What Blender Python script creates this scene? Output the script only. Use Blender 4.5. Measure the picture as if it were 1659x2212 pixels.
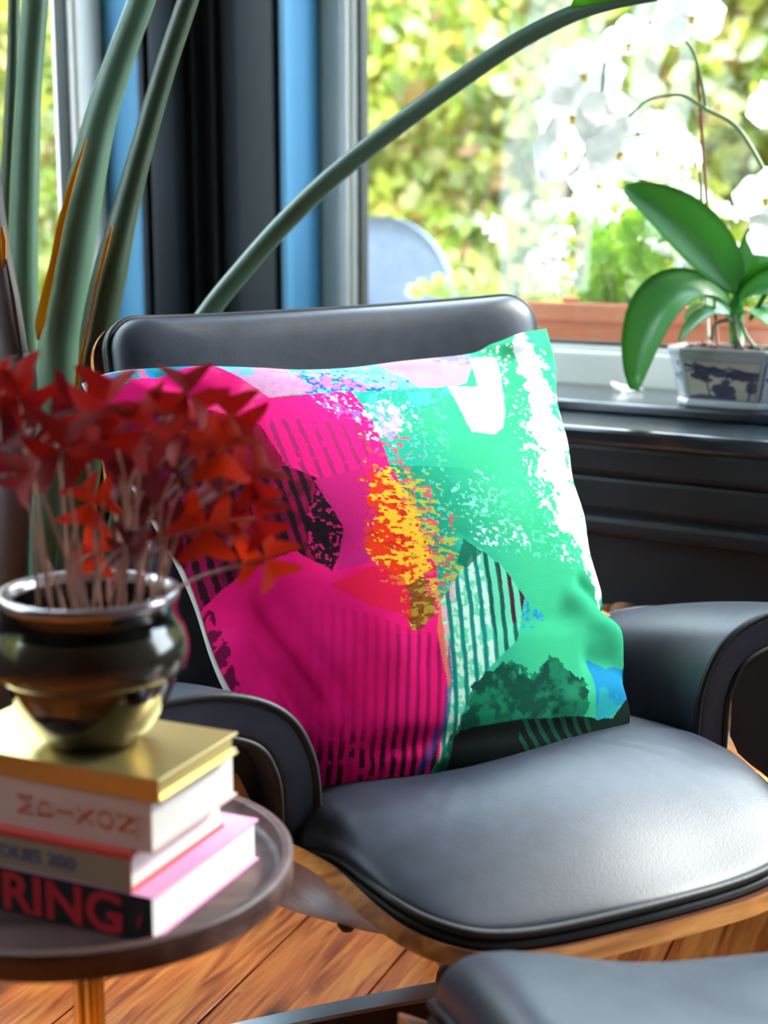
import bpy, bmesh, math, random
import numpy as np
from mathutils import Vector, Matrix
random.seed(7)
rng = np.random.default_rng(11)
scene = bpy.context.scene
for o in list(bpy.data.objects):
    bpy.data.objects.remove(o, do_unlink=True)
COL = scene.collection

# ------------------------------------------------------------------ camera
CAM_H = 0.93
PITCH = math.radians(11)
FPX = 3200.0                       # focal length in pixels of the 1659x2212 frame
cam = bpy.data.cameras.new('camera')
cam.sensor_fit = 'VERTICAL'
cam.sensor_height = 17.28
cam.sensor_width = 17.28
cam.lens = 25.0
cam.clip_start = 0.02
cam.dof.use_dof = True
cam.dof.focus_distance = 1.62
cam.dof.aperture_fstop = 1.8
cam_ob = bpy.data.objects.new('camera', cam)
COL.objects.link(cam_ob)
cam_ob.location = (0, 0, CAM_H)
cam_ob.rotation_euler = (math.radians(90) - PITCH, 0, 0)
scene.camera = cam_ob

# ------------------------------------------------------------------ world, sun, exposure
world = bpy.data.worlds.new('sky')
scene.world = world
world.use_nodes = True
bg = world.node_tree.nodes['Background']
bg.inputs[0].default_value = (0.70, 0.85, 1.0, 1)
bg.inputs[1].default_value = 10.0
sun = bpy.data.lights.new('sun', 'SUN')
sun.energy = 6.5
sun.angle = math.radians(9)
sun.color = (1.0, 0.95, 0.86)
sun_ob = bpy.data.objects.new('sun', sun)
COL.objects.link(sun_ob)
SUN_FROM = Vector((0.95, 0.42, 0.80))
sun_ob.rotation_euler = SUN_FROM.to_track_quat('Z', 'Y').to_euler()
sun_ob.location = (6, 4, 6)
vs = scene.view_settings
vs.view_transform = 'Standard'
vs.look = 'None'
vs.gamma = 1.0
vs.exposure = 0.5
vs.use_curve_mapping = False

# ------------------------------------------------------------------ pixel -> place helpers
CH = np.array([0.10, 1.55, 0.0]); CA = math.radians(27)         # chair swivel axis and heading
WA = math.radians(33)                                             # heading of the window wall
R_ = np.array([math.cos(CA), math.sin(CA), 0]); V_ = np.array([math.sin(CA), -math.cos(CA), 0])
S_ = np.array([math.cos(WA), -math.sin(WA), 0]); N_ = np.array([math.sin(WA), math.cos(WA), 0])
O_ = np.array([0, 0, CAM_H])
def ray(x, y):
    return (np.array([(x - 829.5) / FPX, 0, 0]) + np.array([0, math.sin(PITCH), math.cos(PITCH)]) * ((1106 - y) / FPX)
            + np.array([0, math.cos(PITCH), -math.sin(PITCH)]))
def hit(x, y, n, c):
    d = ray(x, y); n = np.array(n, float)
    return O_ + d * ((c - n @ O_) / (n @ d))
def at_z(x, y, z): return hit(x, y, (0, 0, 1), z)
def at_y(x, y, Y): return hit(x, y, (0, 1, 0), Y)
def at_n(x, y, n): return hit(x, y, N_, n)
def at_v(x, y, v): return hit(x, y, V_, CH @ V_ + v)
def wall_pt(s, n, z): return S_ * s + N_ * n + np.array([0, 0, z])
def V3(p): return Vector((float(p[0]), float(p[1]), float(p[2])))

# ------------------------------------------------------------------ colour helpers
def lin(c):
    c = np.asarray(c, float)
    return np.where(c <= 0.04045, c / 12.92, ((c + 0.055) / 1.055) ** 2.4)
def hx(h):
    h = h.lstrip('#')
    return tuple(float(v) for v in lin([int(h[i:i + 2], 16) / 255 for i in (0, 2, 4)]))

# ------------------------------------------------------------------ materials
MATS = {}
def mat(name, col, rough=0.5, metal=0.0, spec=0.5, noise=None, bump=0.0, bscale=200.0, coat=0.0, trans=0.0, stretch=None, sheen=0.0):
    """principled material; noise=(colour2, scale, amount) mixes a second colour by procedural noise"""
    m = bpy.data.materials.new(name); m.use_nodes = True
    nt = m.node_tree; b = nt.nodes['Principled BSDF']
    b.inputs['Base Color'].default_value = (*col, 1)
    b.inputs['Roughness'].default_value = rough
    b.inputs['Metallic'].default_value = metal
    b.inputs['Specular IOR Level'].default_value = spec
    b.inputs['Coat Weight'].default_value = coat
    b.inputs['Coat Roughness'].default_value = 0.15
    b.inputs['Transmission Weight'].default_value = trans
    b.inputs['Sheen Weight'].default_value = sheen
    tc = nt.nodes.new('ShaderNodeTexCoord')
    mp = nt.nodes.new('ShaderNodeMapping')
    nt.links.new(tc.outputs['Object'], mp.inputs['Vector'])
    if stretch: mp.inputs['Scale'].default_value = stretch
    if noise:
        c2, sc, am = noise
        n = nt.nodes.new('ShaderNodeTexNoise'); n.inputs['Scale'].default_value = sc; n.inputs['Detail'].default_value = 6
        nt.links.new(mp.outputs[0], n.inputs['Vector'])
        r = nt.nodes.new('ShaderNodeValToRGB')
        r.color_ramp.elements[0].position = 0.5 - am * 0.5; r.color_ramp.elements[0].color = (*col, 1)
        r.color_ramp.elements[1].position = 0.5 + am * 0.5; r.color_ramp.elements[1].color = (*c2, 1)
        nt.links.new(n.outputs['Fac'], r.inputs[0]); nt.links.new(r.outputs[0], b.inputs['Base Color'])
    if bump:
        n = nt.nodes.new('ShaderNodeTexNoise'); n.inputs['Scale'].default_value = bscale; n.inputs['Detail'].default_value = 4
        nt.links.new(mp.outputs[0], n.inputs['Vector'])
        bp = nt.nodes.new('ShaderNodeBump'); bp.inputs['Strength'].default_value = bump; bp.inputs['Distance'].default_value = 0.002
        nt.links.new(n.outputs['Fac'], bp.inputs['Height']); nt.links.new(bp.outputs[0], b.inputs['Normal'])
    MATS[name] = m
    return m

def leaf_mat(name, col, tcol, rough=0.4, mix=0.4, noise=None, attr=False, stretch=None):
    """leaf: glossy front mixed with a translucent lobe so that light shines through"""
    m = mat(name, col, rough=rough, noise=noise, stretch=stretch)
    nt = m.node_tree; b = nt.nodes['Principled BSDF']; out = nt.nodes['Material Output']
    t = nt.nodes.new('ShaderNodeBsdfTranslucent'); t.inputs[0].default_value = (*tcol, 1)
    mx = nt.nodes.new('ShaderNodeMixShader'); mx.inputs[0].default_value = mix
    nt.links.new(b.outputs[0], mx.inputs[1]); nt.links.new(t.outputs[0], mx.inputs[2]); nt.links.new(mx.outputs[0], out.inputs['Surface'])
    if attr:
        a = nt.nodes.new('ShaderNodeAttribute'); a.attribute_name = 'tint'
        nt.links.new(a.outputs['Color'], b.inputs['Base Color']); nt.links.new(a.outputs['Color'], t.inputs[0])
    return m

def attr_mat(name, rough=0.6, weave=0.0, spec=0.3, coat=0.0, sheen=0.0):
    """colour comes from the printed / painted pattern stored on the mesh; weave adds fine thread relief"""
    m = mat(name, (0.5, 0.5, 0.5), rough=rough, spec=spec, coat=coat, sheen=sheen)
    nt = m.node_tree; b = nt.nodes['Principled BSDF']
    a = nt.nodes.new('ShaderNodeAttribute'); a.attribute_name = 'tint'
    if weave:
        uv = nt.nodes.new('ShaderNodeUVMap')
        w1 = nt.nodes.new('ShaderNodeTexWave'); w1.inputs['Scale'].default_value = 130; w1.bands_direction = 'X'; w1.inputs['Distortion'].default_value = 1.2; w1.inputs['Detail'].default_value = 3
        w2 = nt.nodes.new('ShaderNodeTexWave'); w2.inputs['Scale'].default_value = 130; w2.bands_direction = 'Y'; w2.inputs['Distortion'].default_value = 1.2; w2.inputs['Detail'].default_value = 3
        nt.links.new(uv.outputs[0], w1.inputs['Vector']); nt.links.new(uv.outputs[0], w2.inputs['Vector'])
        ad = nt.nodes.new('ShaderNodeMath'); ad.operation = 'MULTIPLY'
        nt.links.new(w1.outputs['Fac'], ad.inputs[0]); nt.links.new(w2.outputs['Fac'], ad.inputs[1])
        bp = nt.nodes.new('ShaderNodeBump'); bp.inputs['Strength'].default_value = weave; bp.inputs['Distance'].default_value = 0.001
        nt.links.new(ad.outputs[0], bp.inputs['Height']); nt.links.new(bp.outputs[0], b.inputs['Normal'])
        mx = nt.nodes.new('ShaderNodeMix'); mx.data_type = 'RGBA'; mx.blend_type = 'MULTIPLY'; mx.inputs[0].default_value = 0.16
        nt.links.new(a.outputs['Color'], mx.inputs[6]); nt.links.new(ad.outputs[0], mx.inputs[7]); nt.links.new(mx.outputs[2], b.inputs['Base Color'])
    else:
        nt.links.new(a.outputs['Color'], b.inputs['Base Color'])
    return m

def wood_mat(name, c1, c2, c3, rough=0.35, scale=3.0, along='X', coat=0.0, knots=False):
    m = mat(name, c1, rough=rough, coat=coat)
    nt = m.node_tree; b = nt.nodes['Principled BSDF']
    tc = nt.nodes.new('ShaderNodeTexCoord'); mp = nt.nodes.new('ShaderNodeMapping')
    oi = nt.nodes.new('ShaderNodeObjectInfo')
    nt.links.new(tc.outputs['Object'], mp.inputs['Vector'])
    sc = {'X': (1.2, 14, 14), 'Y': (14, 1.2, 14), 'Z': (14, 14, 1.2)}[along]
    mp.inputs['Scale'].default_value = sc
    cmb = nt.nodes.new('ShaderNodeCombineXYZ')
    ml = nt.nodes.new('ShaderNodeMath'); ml.operation = 'MULTIPLY'; ml.inputs[1].default_value = 37.0
    nt.links.new(oi.outputs['Random'], ml.inputs[0])
    for i in range(3): nt.links.new(ml.outputs[0], cmb.inputs[i])
    nt.links.new(cmb.outputs[0], mp.inputs['Location'])
    n1 = nt.nodes.new('ShaderNodeTexNoise'); n1.inputs['Scale'].default_value = scale; n1.inputs['Detail'].default_value = 8; n1.inputs['Distortion'].default_value = 1.4
    nt.links.new(mp.outputs[0], n1.inputs['Vector'])
    r = nt.nodes.new('ShaderNodeValToRGB')
    e = r.color_ramp.elements
    e[0].position = 0.3; e[0].color = (*c3, 1); e[1].position = 0.72; e[1].color = (*c2, 1)
    x = e.new(0.48); x.color = (*c1, 1)
    nt.links.new(n1.outputs['Fac'], r.inputs[0])
    last = r.outputs[0]
    if knots:
        v = nt.nodes.new('ShaderNodeTexVoronoi'); v.inputs['Scale'].default_value = 1.0
        mp2 = nt.nodes.new('ShaderNodeMapping'); mp2.inputs['Scale'].default_value = {'X': (3.0, 9, 9), 'Y': (9, 3.0, 9), 'Z': (9, 9, 3)}[along]
        nt.links.new(tc.outputs['Object'], mp2.inputs['Vector']); nt.links.new(cmb.outputs[0], mp2.inputs['Location'])
        nt.links.new(mp2.outputs[0], v.inputs['Vector'])
        kr = nt.nodes.new('ShaderNodeValToRGB'); kr.color_ramp.elements[0].position = 0.05; kr.color_ramp.elements[0].color = (1, 1, 1, 1)
        kr.color_ramp.elements[1].position = 0.17; kr.color_ramp.elements[1].color = (0, 0, 0, 1)
        nt.links.new(v.outputs['Distance'], kr.inputs[0])
        mx = nt.nodes.new('ShaderNodeMix'); mx.data_type = 'RGBA'
        nt.links.new(kr.outputs[0], mx.inputs[0]); nt.links.new(last, mx.inputs[6]); mx.inputs[7].default_value = (*hx('3a1a0c'), 1)
        last = mx.outputs[2]
        # pale scuffs
        ns = nt.nodes.new('ShaderNodeTexNoise'); ns.inputs['Scale'].default_value = 38; ns.inputs['Detail'].default_value = 3
        nt.links.new(tc.outputs['Object'], ns.inputs['Vector'])
        sr = nt.nodes.new('ShaderNodeValToRGB'); sr.color_ramp.elements[0].position = 0.68; sr.color_ramp.elements[1].position = 0.76
        nt.links.new(ns.outputs['Fac'], sr.inputs[0])
        sm = nt.nodes.new('ShaderNodeMath'); sm.operation = 'MULTIPLY'; sm.inputs[1].default_value = 0.5
        nt.links.new(sr.outputs[0], sm.inputs[0])
        mx2 = nt.nodes.new('ShaderNodeMix'); mx2.data_type = 'RGBA'
        nt.links.new(sm.outputs[0], mx2.inputs[0]); nt.links.new(last, mx2.inputs[6]); mx2.inputs[7].default_value = (*hx('c9a98f'), 1)
        last = mx2.outputs[2]
    nt.links.new(last, b.inputs['Base Color'])
    bp = nt.nodes.new('ShaderNodeBump'); bp.inputs['Strength'].default_value = 0.15; bp.inputs['Distance'].default_value = 0.002
    nt.links.new(n1.outputs['Fac'], bp.inputs['Height']); nt.links.new(bp.outputs[0], b.inputs['Normal'])
    return m

def glass_mat(name):
    m = bpy.data.materials.new(name); m.use_nodes = True
    nt = m.node_tree; nt.nodes.clear()
    out = nt.nodes.new('ShaderNodeOutputMaterial')
    t = nt.nodes.new('ShaderNodeBsdfTransparent'); t.inputs[0].default_value = (0.97, 0.985, 0.98, 1)
    g = nt.nodes.new('ShaderNodeBsdfGlossy'); g.inputs['Roughness'].default_value = 0.02
    lw = nt.nodes.new('ShaderNodeLayerWeight'); lw.inputs['Blend'].default_value = 0.5
    pw_ = nt.nodes.new('ShaderNodeMath'); pw_.operation = 'POWER'; pw_.inputs[1].default_value = 5.0
    nt.links.new(lw.outputs['Facing'], pw_.inputs[0])
    f = nt.nodes.new('ShaderNodeMath'); f.operation = 'MULTIPLY_ADD'; f.inputs[1].default_value = 0.9; f.inputs[2].default_value = 0.04
    nt.links.new(pw_.outputs[0], f.inputs[0])
    n = nt.nodes.new('ShaderNodeTexNoise'); n.inputs['Scale'].default_value = 3.0
    bp = nt.nodes.new('ShaderNodeBump'); bp.inputs['Strength'].default_value = 0.01
    nt.links.new(n.outputs['Fac'], bp.inputs['Height']); nt.links.new(bp.outputs[0], g.inputs['Normal'])
    mx = nt.nodes.new('ShaderNodeMixShader')
    nt.links.new(f.outputs[0], mx.inputs[0]); nt.links.new(t.outputs[0], mx.inputs[1]); nt.links.new(g.outputs[0], mx.inputs[2])
    nt.links.new(mx.outputs[0], out.inputs['Surface'])
    return m

M_leather = mat('black_leather', hx('20242e'), rough=0.43, spec=0.55, noise=(hx('323948'), 45, 0.8), bump=0.08, bscale=420)
M_piping = mat('piping_leather', hx('0f1114'), rough=0.52, bump=0.15, bscale=300)
M_rosewood = wood_mat('walnut_veneer', hx('54301f'), hx('6e4330'), hx('371c12'), rough=0.42, along='X', coat=0.1)
M_ply = wood_mat('plywood_edge', hx('b9773a'), hx('d59a56'), hx('8a5426'), rough=0.45, along='X')
M_blackmetal = mat('black_metal', hx('0b0b0d'), rough=0.3, metal=0.2, noise=(hx('151518'), 30, 0.5))
M_alu = mat('polished_aluminium', (0.75, 0.76, 0.78), rough=0.22, metal=1.0, noise=((0.68, 0.7, 0.72), 12, 0.6))
M_navy = mat('dark_navy_paint', hx('161d24'), rough=0.48, spec=0.45, noise=(hx('1a232b'), 5, 0.6), bump=0.05, bscale=60)
M_sillpaint = mat('navy_sill_paint', hx('18222b'), rough=0.22, spec=0.6, coat=0.3, noise=(hx('1d2832'), 5, 0.6), bump=0.04, bscale=50)
M_navy_sheen = mat('navy_paint_sky_sheen', hx('4485ad'), rough=0.4, noise=(hx('4b8cb4'), 6, 0.6), bump=0.05, bscale=60)  # navy reveal paint with the reflected sky put into its base colour
M_upvc = mat('white_window_plastic', hx('f2efe9'), rough=0.4, noise=(hx('eae6df'), 6, 0.5))
M_gasket = mat('black_gasket', hx('14181a'), rough=0.6, noise=(hx('1c2022'), 20, 0.5))
M_glass = glass_mat('window_glass')
M_plaster = mat('white_plaster', hx('b4b2ae'), rough=0.8, noise=(hx('aaa8a4'), 3, 0.6), bump=0.1, bscale=40)
M_floor = wood_mat('pine_plank', hx('c4642a'), hx('e08c3e'), hx('873b13'), rough=0.32, scale=4.6, along='Y', coat=0.25, knots=True)
M_floorgap = mat('floor_gap', hx('2c2a2a'), rough=0.8, noise=(hx('201c1a'), 20, 0.5))
M_tray = wood_mat('dark_stained_wood', hx('49302c'), hx('5f4644'), hx('2e1c1a'), rough=0.46, along='X')
M_brass = mat('brass', hx('e6c264'), rough=0.22, metal=1.0, noise=(hx('d8b050'), 14, 0.5))
M_gold = mat('gold_foil_cover', hx('ead08a'), rough=0.30, metal=0.85, noise=(hx('e0c478'), 10, 0.5), bump=0.02, bscale=90)
M_pages = mat('book_pages', hx('efebe6'), rough=0.8, noise=(hx('dcd6d0'), 260, 0.6), stretch=(0.06, 0.06, 3.0), bump=0.3, bscale=260)
M_glaze = mat('dark_pot_glaze', hx('0b0b09'), rough=0.08, spec=0.6, coat=0.6, noise=(hx('16160f'), 7, 0.6))
M_glaze_band = mat('bronze_pot_glaze', hx('3a322a'), rough=0.16, spec=0.7, metal=0.45, coat=0.4, noise=(hx('5d5348'), 18, 0.7), bump=0.1, bscale=40)
M_glaze_rim = mat('pale_pot_rim_glaze', hx('b9aeb2'), rough=0.14, metal=0.6, noise=(hx('8d8286'), 22, 0.7))
M_soil = mat('dark_soil', hx('1a1210'), rough=0.95, noise=(hx('2b1d17'), 60, 0.7), bump=0.8, bscale=120)

# ------------------------------------------------------------------ mesh helpers
def link(o, parent=None):
    COL.objects.link(o)
    if parent is not None: o.parent = parent
    return o
def tag(o, label=None, cat=None, group=None, kind=None):
    if label: o['label'] = label
    if cat: o['category'] = cat
    if group: o['group'] = group
    if kind: o['kind'] = kind
    return o
def empty(name, loc=(0, 0, 0), rz=0.0, label=None, cat=None, group=None, kind=None, parent=None):
    o = bpy.data.objects.new(name, None); link(o, parent)
    o.empty_display_size = 0.05
    o.location = V3(loc); o.rotation_euler = (0, 0, rz)
    return tag(o, label, cat, group, kind)
def mobj(name, verts, faces, material, parent=None, smooth=True, mats=None, fmat=None):
    me = bpy.data.meshes.new(name)
    me.from_pydata([tuple(map(float, v)) for v in verts], [], faces)
    for m in (mats or [material]): me.materials.append(m)
    if smooth: me.polygons.foreach_set('use_smooth', [True] * len(me.polygons))
    if fmat is not None: me.polygons.foreach_set('material_index', fmat)
    me.update()
    return link(bpy.data.objects.new(name, me), parent)
def shift(verts, loc): return [np.asarray(v, float) - np.asarray(loc, float) for v in verts]
def grid_faces(nu, nv, cu=False, cv=False, off=0):
    f = []
    for i in range(nu if cu else nu - 1):
        for j in range(nv if cv else nv - 1):
            a = i * nv + j; b = ((i + 1) % nu) * nv + j; c = ((i + 1) % nu) * nv + (j + 1) % nv; d = i * nv + (j + 1) % nv
            f.append((off + a, off + b, off + c, off + d))
    return f
def frame_along(pts, closed=False):
    pts = [np.asarray(p, float) for p in pts]; n = len(pts); T = []
    for i in range(n):
        a = pts[(i - 1) % n] if (closed or i > 0) else pts[i]
        b = pts[(i + 1) % n] if (closed or i < n - 1) else pts[i]
        t = b - a; T.append(t / (np.linalg.norm(t) + 1e-12))
    up = np.array([0, 0, 1.0]) if abs(T[0][2]) < 0.9 else np.array([1.0, 0, 0])
    x = np.cross(up, T[0]); x /= np.linalg.norm(x)
    F = []
    for t in T:
        x = x - t * (x @ t); x /= (np.linalg.norm(x) + 1e-12)
        F.append((x, np.cross(t, x), t))
    return pts, F
def tube_geo(pts, rad, n=8, closed=False, flat=1.0):
    pts, F = frame_along(pts, closed); V = []
    m = len(pts)
    r = [rad] * m if np.isscalar(rad) else list(rad)
    for p, (x, y, t), rr in zip(pts, F, r):
        for k in range(n):
            a = 2 * math.pi * k / n
            V.append(p + x * math.cos(a) * rr + y * math.sin(a) * rr * flat)
    f = grid_faces(m, n, cu=closed, cv=True)
    if not closed:
        f.append(tuple(range(n))[::-1]); f.append(tuple((m - 1) * n + k for k in range(n)))
    return V, f
def tube(name, pts, rad, material, parent=None, n=8, closed=False, loc=(0, 0, 0), flat=1.0):
    V, f = tube_geo(pts, rad, n, closed, flat)
    return mobj(name, shift(V, loc), f, material, parent)
def catmull(P, n=8, closed=False):
    P = [np.asarray(p, float) for p in P]; out = []; m = len(P)
    for i in range(m if closed else m - 1):
        p1 = P[i]; p2 = P[(i + 1) % m]
        p0 = P[(i - 1) % m] if (closed or i > 0) else 2 * p1 - p2
        p3 = P[(i + 2) % m] if (closed or i + 2 < m) else 2 * p2 - p1
        for k in range(n):
            t = k / n
            out.append(0.5 * ((2 * p1) + (-p0 + p2) * t + (2 * p0 - 5 * p1 + 4 * p2 - p3) * t * t + (-p0 + 3 * p1 - 3 * p2 + p3) * t ** 3))
    if not closed: out.append(P[-1])
    return out
def lathe_geo(prof, n=64, c=(0, 0, 0)):
    V = []
    for r, z in prof:
        for k in range(n):
            a = 2 * math.pi * k / n
            V.append((c[0] + r * math.cos(a), c[1] + r * math.sin(a), c[2] + z))
    return V, grid_faces(len(prof), n, cv=True)
def lathe(name, prof, material, parent=None, n=64, c=(0, 0, 0)):
    V, f = lathe_geo(prof, n, c)
    return mobj(name, V, f, material, parent)
def box_bm(bm, lo, hi, bev=0.0):
    lo = Vector(lo); hi = Vector(hi)
    g = bmesh.ops.create_cube(bm, size=1)
    for v in g['verts']:
        v.co = Vector([(lo[i] + hi[i]) / 2 + v.co[i] * (hi[i] - lo[i]) for i in range(3)])
    if bev:
        es = list({e for v in g['verts'] for e in v.link_edges})
        bmesh.ops.bevel(bm, geom=es, offset=bev, segments=2, affect='EDGES', profile=0.6)
def boxes(name, blist, material, parent=None, bev=0.0, loc=None, rz=None):
    bm = bmesh.new()
    for lo, hi in blist: box_bm(bm, lo, hi, bev)
    me = bpy.data.meshes.new(name); bm.to_mesh(me); bm.free()
    me.materials.append(material)
    o = link(bpy.data.objects.new(name, me), parent)
    if loc is not None: o.location = V3(loc)
    if rz is not None: o.rotation_euler = (0, 0, rz)
    return o
def set_tint(me, cols):
    a = me.color_attributes.new('tint', 'FLOAT_COLOR', 'POINT')
    c = np.ones((len(cols), 4), np.float32); c[:, :3] = cols
    a.data.foreach_set('color', c.ravel())

# ------------------------------------------------------------------ noise for prints (pure maths)
def vnoise(x, y, seed=0):
    xi = np.floor(x).astype(np.int64); yi = np.floor(y).astype(np.int64)
    fx = x - xi; fy = y - yi
    fx = fx * fx * (3 - 2 * fx); fy = fy * fy * (3 - 2 * fy)
    def h(a, b):
        n = (a * 374761393 + b * 668265263 + seed * 1442695041) & 0xffffffff
        n = ((n ^ (n >> 13)) * 1274126177) & 0xffffffff
        return ((n ^ (n >> 16)) & 0xffff) / 65535.0
    return (h(xi, yi) * (1 - fx) + h(xi + 1, yi) * fx) * (1 - fy) + (h(xi, yi + 1) * (1 - fx) + h(xi + 1, yi + 1) * fx) * fy
def fbm(x, y, sc, oct=4, seed=0):
    s = 0; a = 0.5; t = 0
    for i in range(oct):
        s = s + a * vnoise(x / sc, y / sc, seed + i * 17); t += a; a *= 0.55; sc /= 2.1
    return s / t
def inpoly(x, y, P):
    P = np.asarray(P, float); r = np.zeros(x.shape, bool); j = len(P) - 1
    for i in range(len(P)):
        xi, yi = P[i]; xj, yj = P[j]
        c = ((yi > y) != (yj > y)) & (x < (xj - xi) * (y - yi) / (yj - yi + 1e-9) + xi)
        r ^= c; j = i
    return r
def sstep(a, b, x):
    t = np.clip((x - a) / (b - a), 0, 1); return t * t * (3 - 2 * t)

# ================================================================== ROOM
Z_CEIL = 2.45
SC, NC = -1.92, 2.30              # inner room corner in wall coordinates (along the wall, through the wall)
S_END, N_END = 2.2, -2.4
ZS, ZT = 0.65, 2.12               # window opening
T_OUT = 0.19
# floor: sub-floor + planks
PL_DIR = math.atan2(0.2285, 0.0965) - math.pi / 2
floor = boxes('floor', [((-3.4, -3.6, -0.06), (3.4, 4.0, -0.022))], M_floorgap, rz=-WA)
tag(floor, kind='structure')
fl_inv = -WA
pw = 0.1585
base_pt = np.array([-0.2195, 1.6106])
dirv = np.array([-math.sin(PL_DIR), math.cos(PL_DIR)]); nrm = np.array([math.cos(PL_DIR), math.sin(PL_DIR)])
def room_ok(p):
    q = np.array([p[0], p[1], 0]); s = q @ S_; n = q @ N_
    return SC - 0.05 < s < S_END and N_END < n < NC
plank_me = {}
k0 = 0
for i in range(-14, 15):
    off = base_pt + nrm * (i * pw)
    # clip the plank line to the room
    ts = [t for t in np.arange(-4.5, 4.5, 0.02) if room_ok(off + nrm * pw * 0.5 + dirv * t)]
    if len(ts) < 12: continue
    a, b = min(ts), max(ts)
    cuts = [a]
    first = a + 0.5 + 0.9 * random.random()
    while first < b - 0.5:
        cuts.append(first); first += 1.9 + 0.8 * random.random()
    cuts.append(b)
    for c0, c1 in zip(cuts[:-1], cuts[1:]):
        L = c1 - c0 - 0.002
        bm = bmesh.new(); box_bm(bm, (-pw / 2 + 0.0016, -L / 2, -0.022), (pw / 2 - 0.0016, L / 2, random.uniform(-0.0006, 0.0006)), 0.0012)
        me = bpy.data.meshes.new('plank'); bm.to_mesh(me); bm.free(); me.materials.append(M_floor)
        o = link(bpy.data.objects.new('plank', me), floor)
        c = off + nrm * pw * 0.5 + dirv * (c0 + c1) / 2
        o.location = (floor.matrix_basis.inverted() @ Vector((c[0], c[1], 0)))
        o.rotation_euler = (0, 0, PL_DIR + WA)
# walls around the window openings (built in wall coordinates, rotated as one)
W0, W1 = -1.72, 1.45               # right-hand window opening along s
def wall_with_hole(name, axis, plane0, plane1, a0, a1, h0, h1, z0, z1, m):
    bl = []
    def bb(u0, u1, zz0, zz1):
        if axis == 's': bl.append(((u0, plane0, zz0), (u1, plane1, zz1)))
        else: bl.append(((plane0, u0, zz0), (plane1, u1, zz1)))
    bb(a0, h0, 0, Z_CEIL); bb(h1, a1, 0, Z_CEIL); bb(h0, h1, 0, z0); bb(h0, h1, z1, Z_CEIL)
    o = boxes(name, bl, m, rz=-WA)
    return tag(o, kind='structure')
wall_right = wall_with_hole('wall_right', 's', NC, NC + T_OUT, SC - T_OUT, S_END, W0, W1, ZS - 0.02, ZT, M_navy)
L0, L1 = -0.45, 2.118               # left-hand window opening along n
wall_left = wall_with_hole('wall_left', 'n', SC - T_OUT, SC, N_END, NC, L0, L1, ZS - 0.02, ZT, M_navy)
wall_back = tag(boxes('wall_back', [((SC - T_OUT, N_END - 0.1, 0), (S_END, N_END, Z_CEIL))], M_navy, rz=-WA), kind='structure')
wall_front = tag(boxes('wall_side', [((S_END, N_END - 0.1, 0), (S_END + 0.1, NC + T_OUT, Z_CEIL))], M_navy, rz=-WA), kind='structure')
ceiling = tag(boxes('ceiling', [((SC - T_OUT, N_END - 0.1, Z_CEIL), (S_END + 0.1, NC + T_OUT, Z_CEIL + 0.1))], M_plaster, rz=-WA), kind='structure')
# navy reveals beside each window, sky sheen coloured in as blue; corner mouldings
trim_1 = tag(boxes('trim_1', [((W0 - 0.001, NC - 0.006, ZS), (W0 + 0.012, NC + 0.112, ZT))], M_navy_sheen, bev=0.002, rz=-WA), kind='structure')
trim_2 = tag(boxes('trim_2', [((SC - 0.095, L1 - 0.010, ZS), (SC + 0.006, L1 + 0.001, ZT))], M_navy_sheen, bev=0.002, rz=-WA), kind='structure')
trim_3 = tag(boxes('trim_3', [((SC, NC - 0.020, 0.632), (SC + 0.052, NC, Z_CEIL)), ((SC, NC - 0.045, 0.632), (SC + 0.020, NC, Z_CEIL)),
                              ((W0 - 0.105, NC - 0.012, 0.632), (W0 - 0.012, NC, Z_CEIL))], M_navy, bev=0.004, rz=-WA), kind='structure')
trim_4 = tag(boxes('trim_4', [((SC, L1 + 0.025, 0.632), (SC + 0.012, L1 + 0.095, Z_CEIL))], M_navy, bev=0.004, rz=-WA), kind='structure')
# window boards and the boxed-in ledge under the right window
sill = tag(boxes('trim_5', [((SC + 0.002, 2.170, 0.632), (S_END, 2.44, ZS))], M_sillpaint, bev=0.005, rz=-WA), kind='structure')
sill_l = tag(boxes('trim_6', [((SC - 0.10, L0, 0.632), (SC + 0.05, L1 - 0.001, ZS))], M_sillpaint, bev=0.005, rz=-WA), kind='structure')
dado = boxes('wall_dado', [((SC + 0.002, 2.035, 0), (S_END, NC, 0.612))], M_navy, rz=-WA); tag(dado, kind='structure')
boxes('ledge', [((SC + 0.002, 2.012, 0.606), (S_END, NC, 0.632))], M_sillpaint, parent=dado, bev=0.006)
boxes('moulding', [((SC + 0.002, 2.022, 0.560), (S_END, 2.04, 0.606))], M_navy, parent=dado, bev=0.008)
boxes('moulding', [((SC + 0.002, 2.026, 0.505), (S_END, 2.04, 0.556))], M_navy, parent=dado, bev=0.006)
boxes('moulding', [((SC + 0.002, 2.018, 0.468), (S_END, 2.04, 0.498))], M_navy, parent=dado, bev=0.010)
for a, b in ((-1.9, -1.2), (-1.12, -0.38), (-0.30, 0.44)):
    bm = bmesh.new()
    box_bm(bm, (a, 2.028, 0.10), (a + 0.06, 2.04, 0.46), 0.003)
    me = bpy.data.meshes.new('panel_stile'); bm.to_mesh(me); bm.free(); me.materials.append(M_navy)
    link(bpy.data.objects.new('panel_stile', me), dado)
baseboard = tag(boxes('baseboard_right', [((SC + 0.002, 2.020, 0), (S_END, 2.036, 0.10))], M_navy, bev=0.004, rz=-WA), kind='structure')

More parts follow.
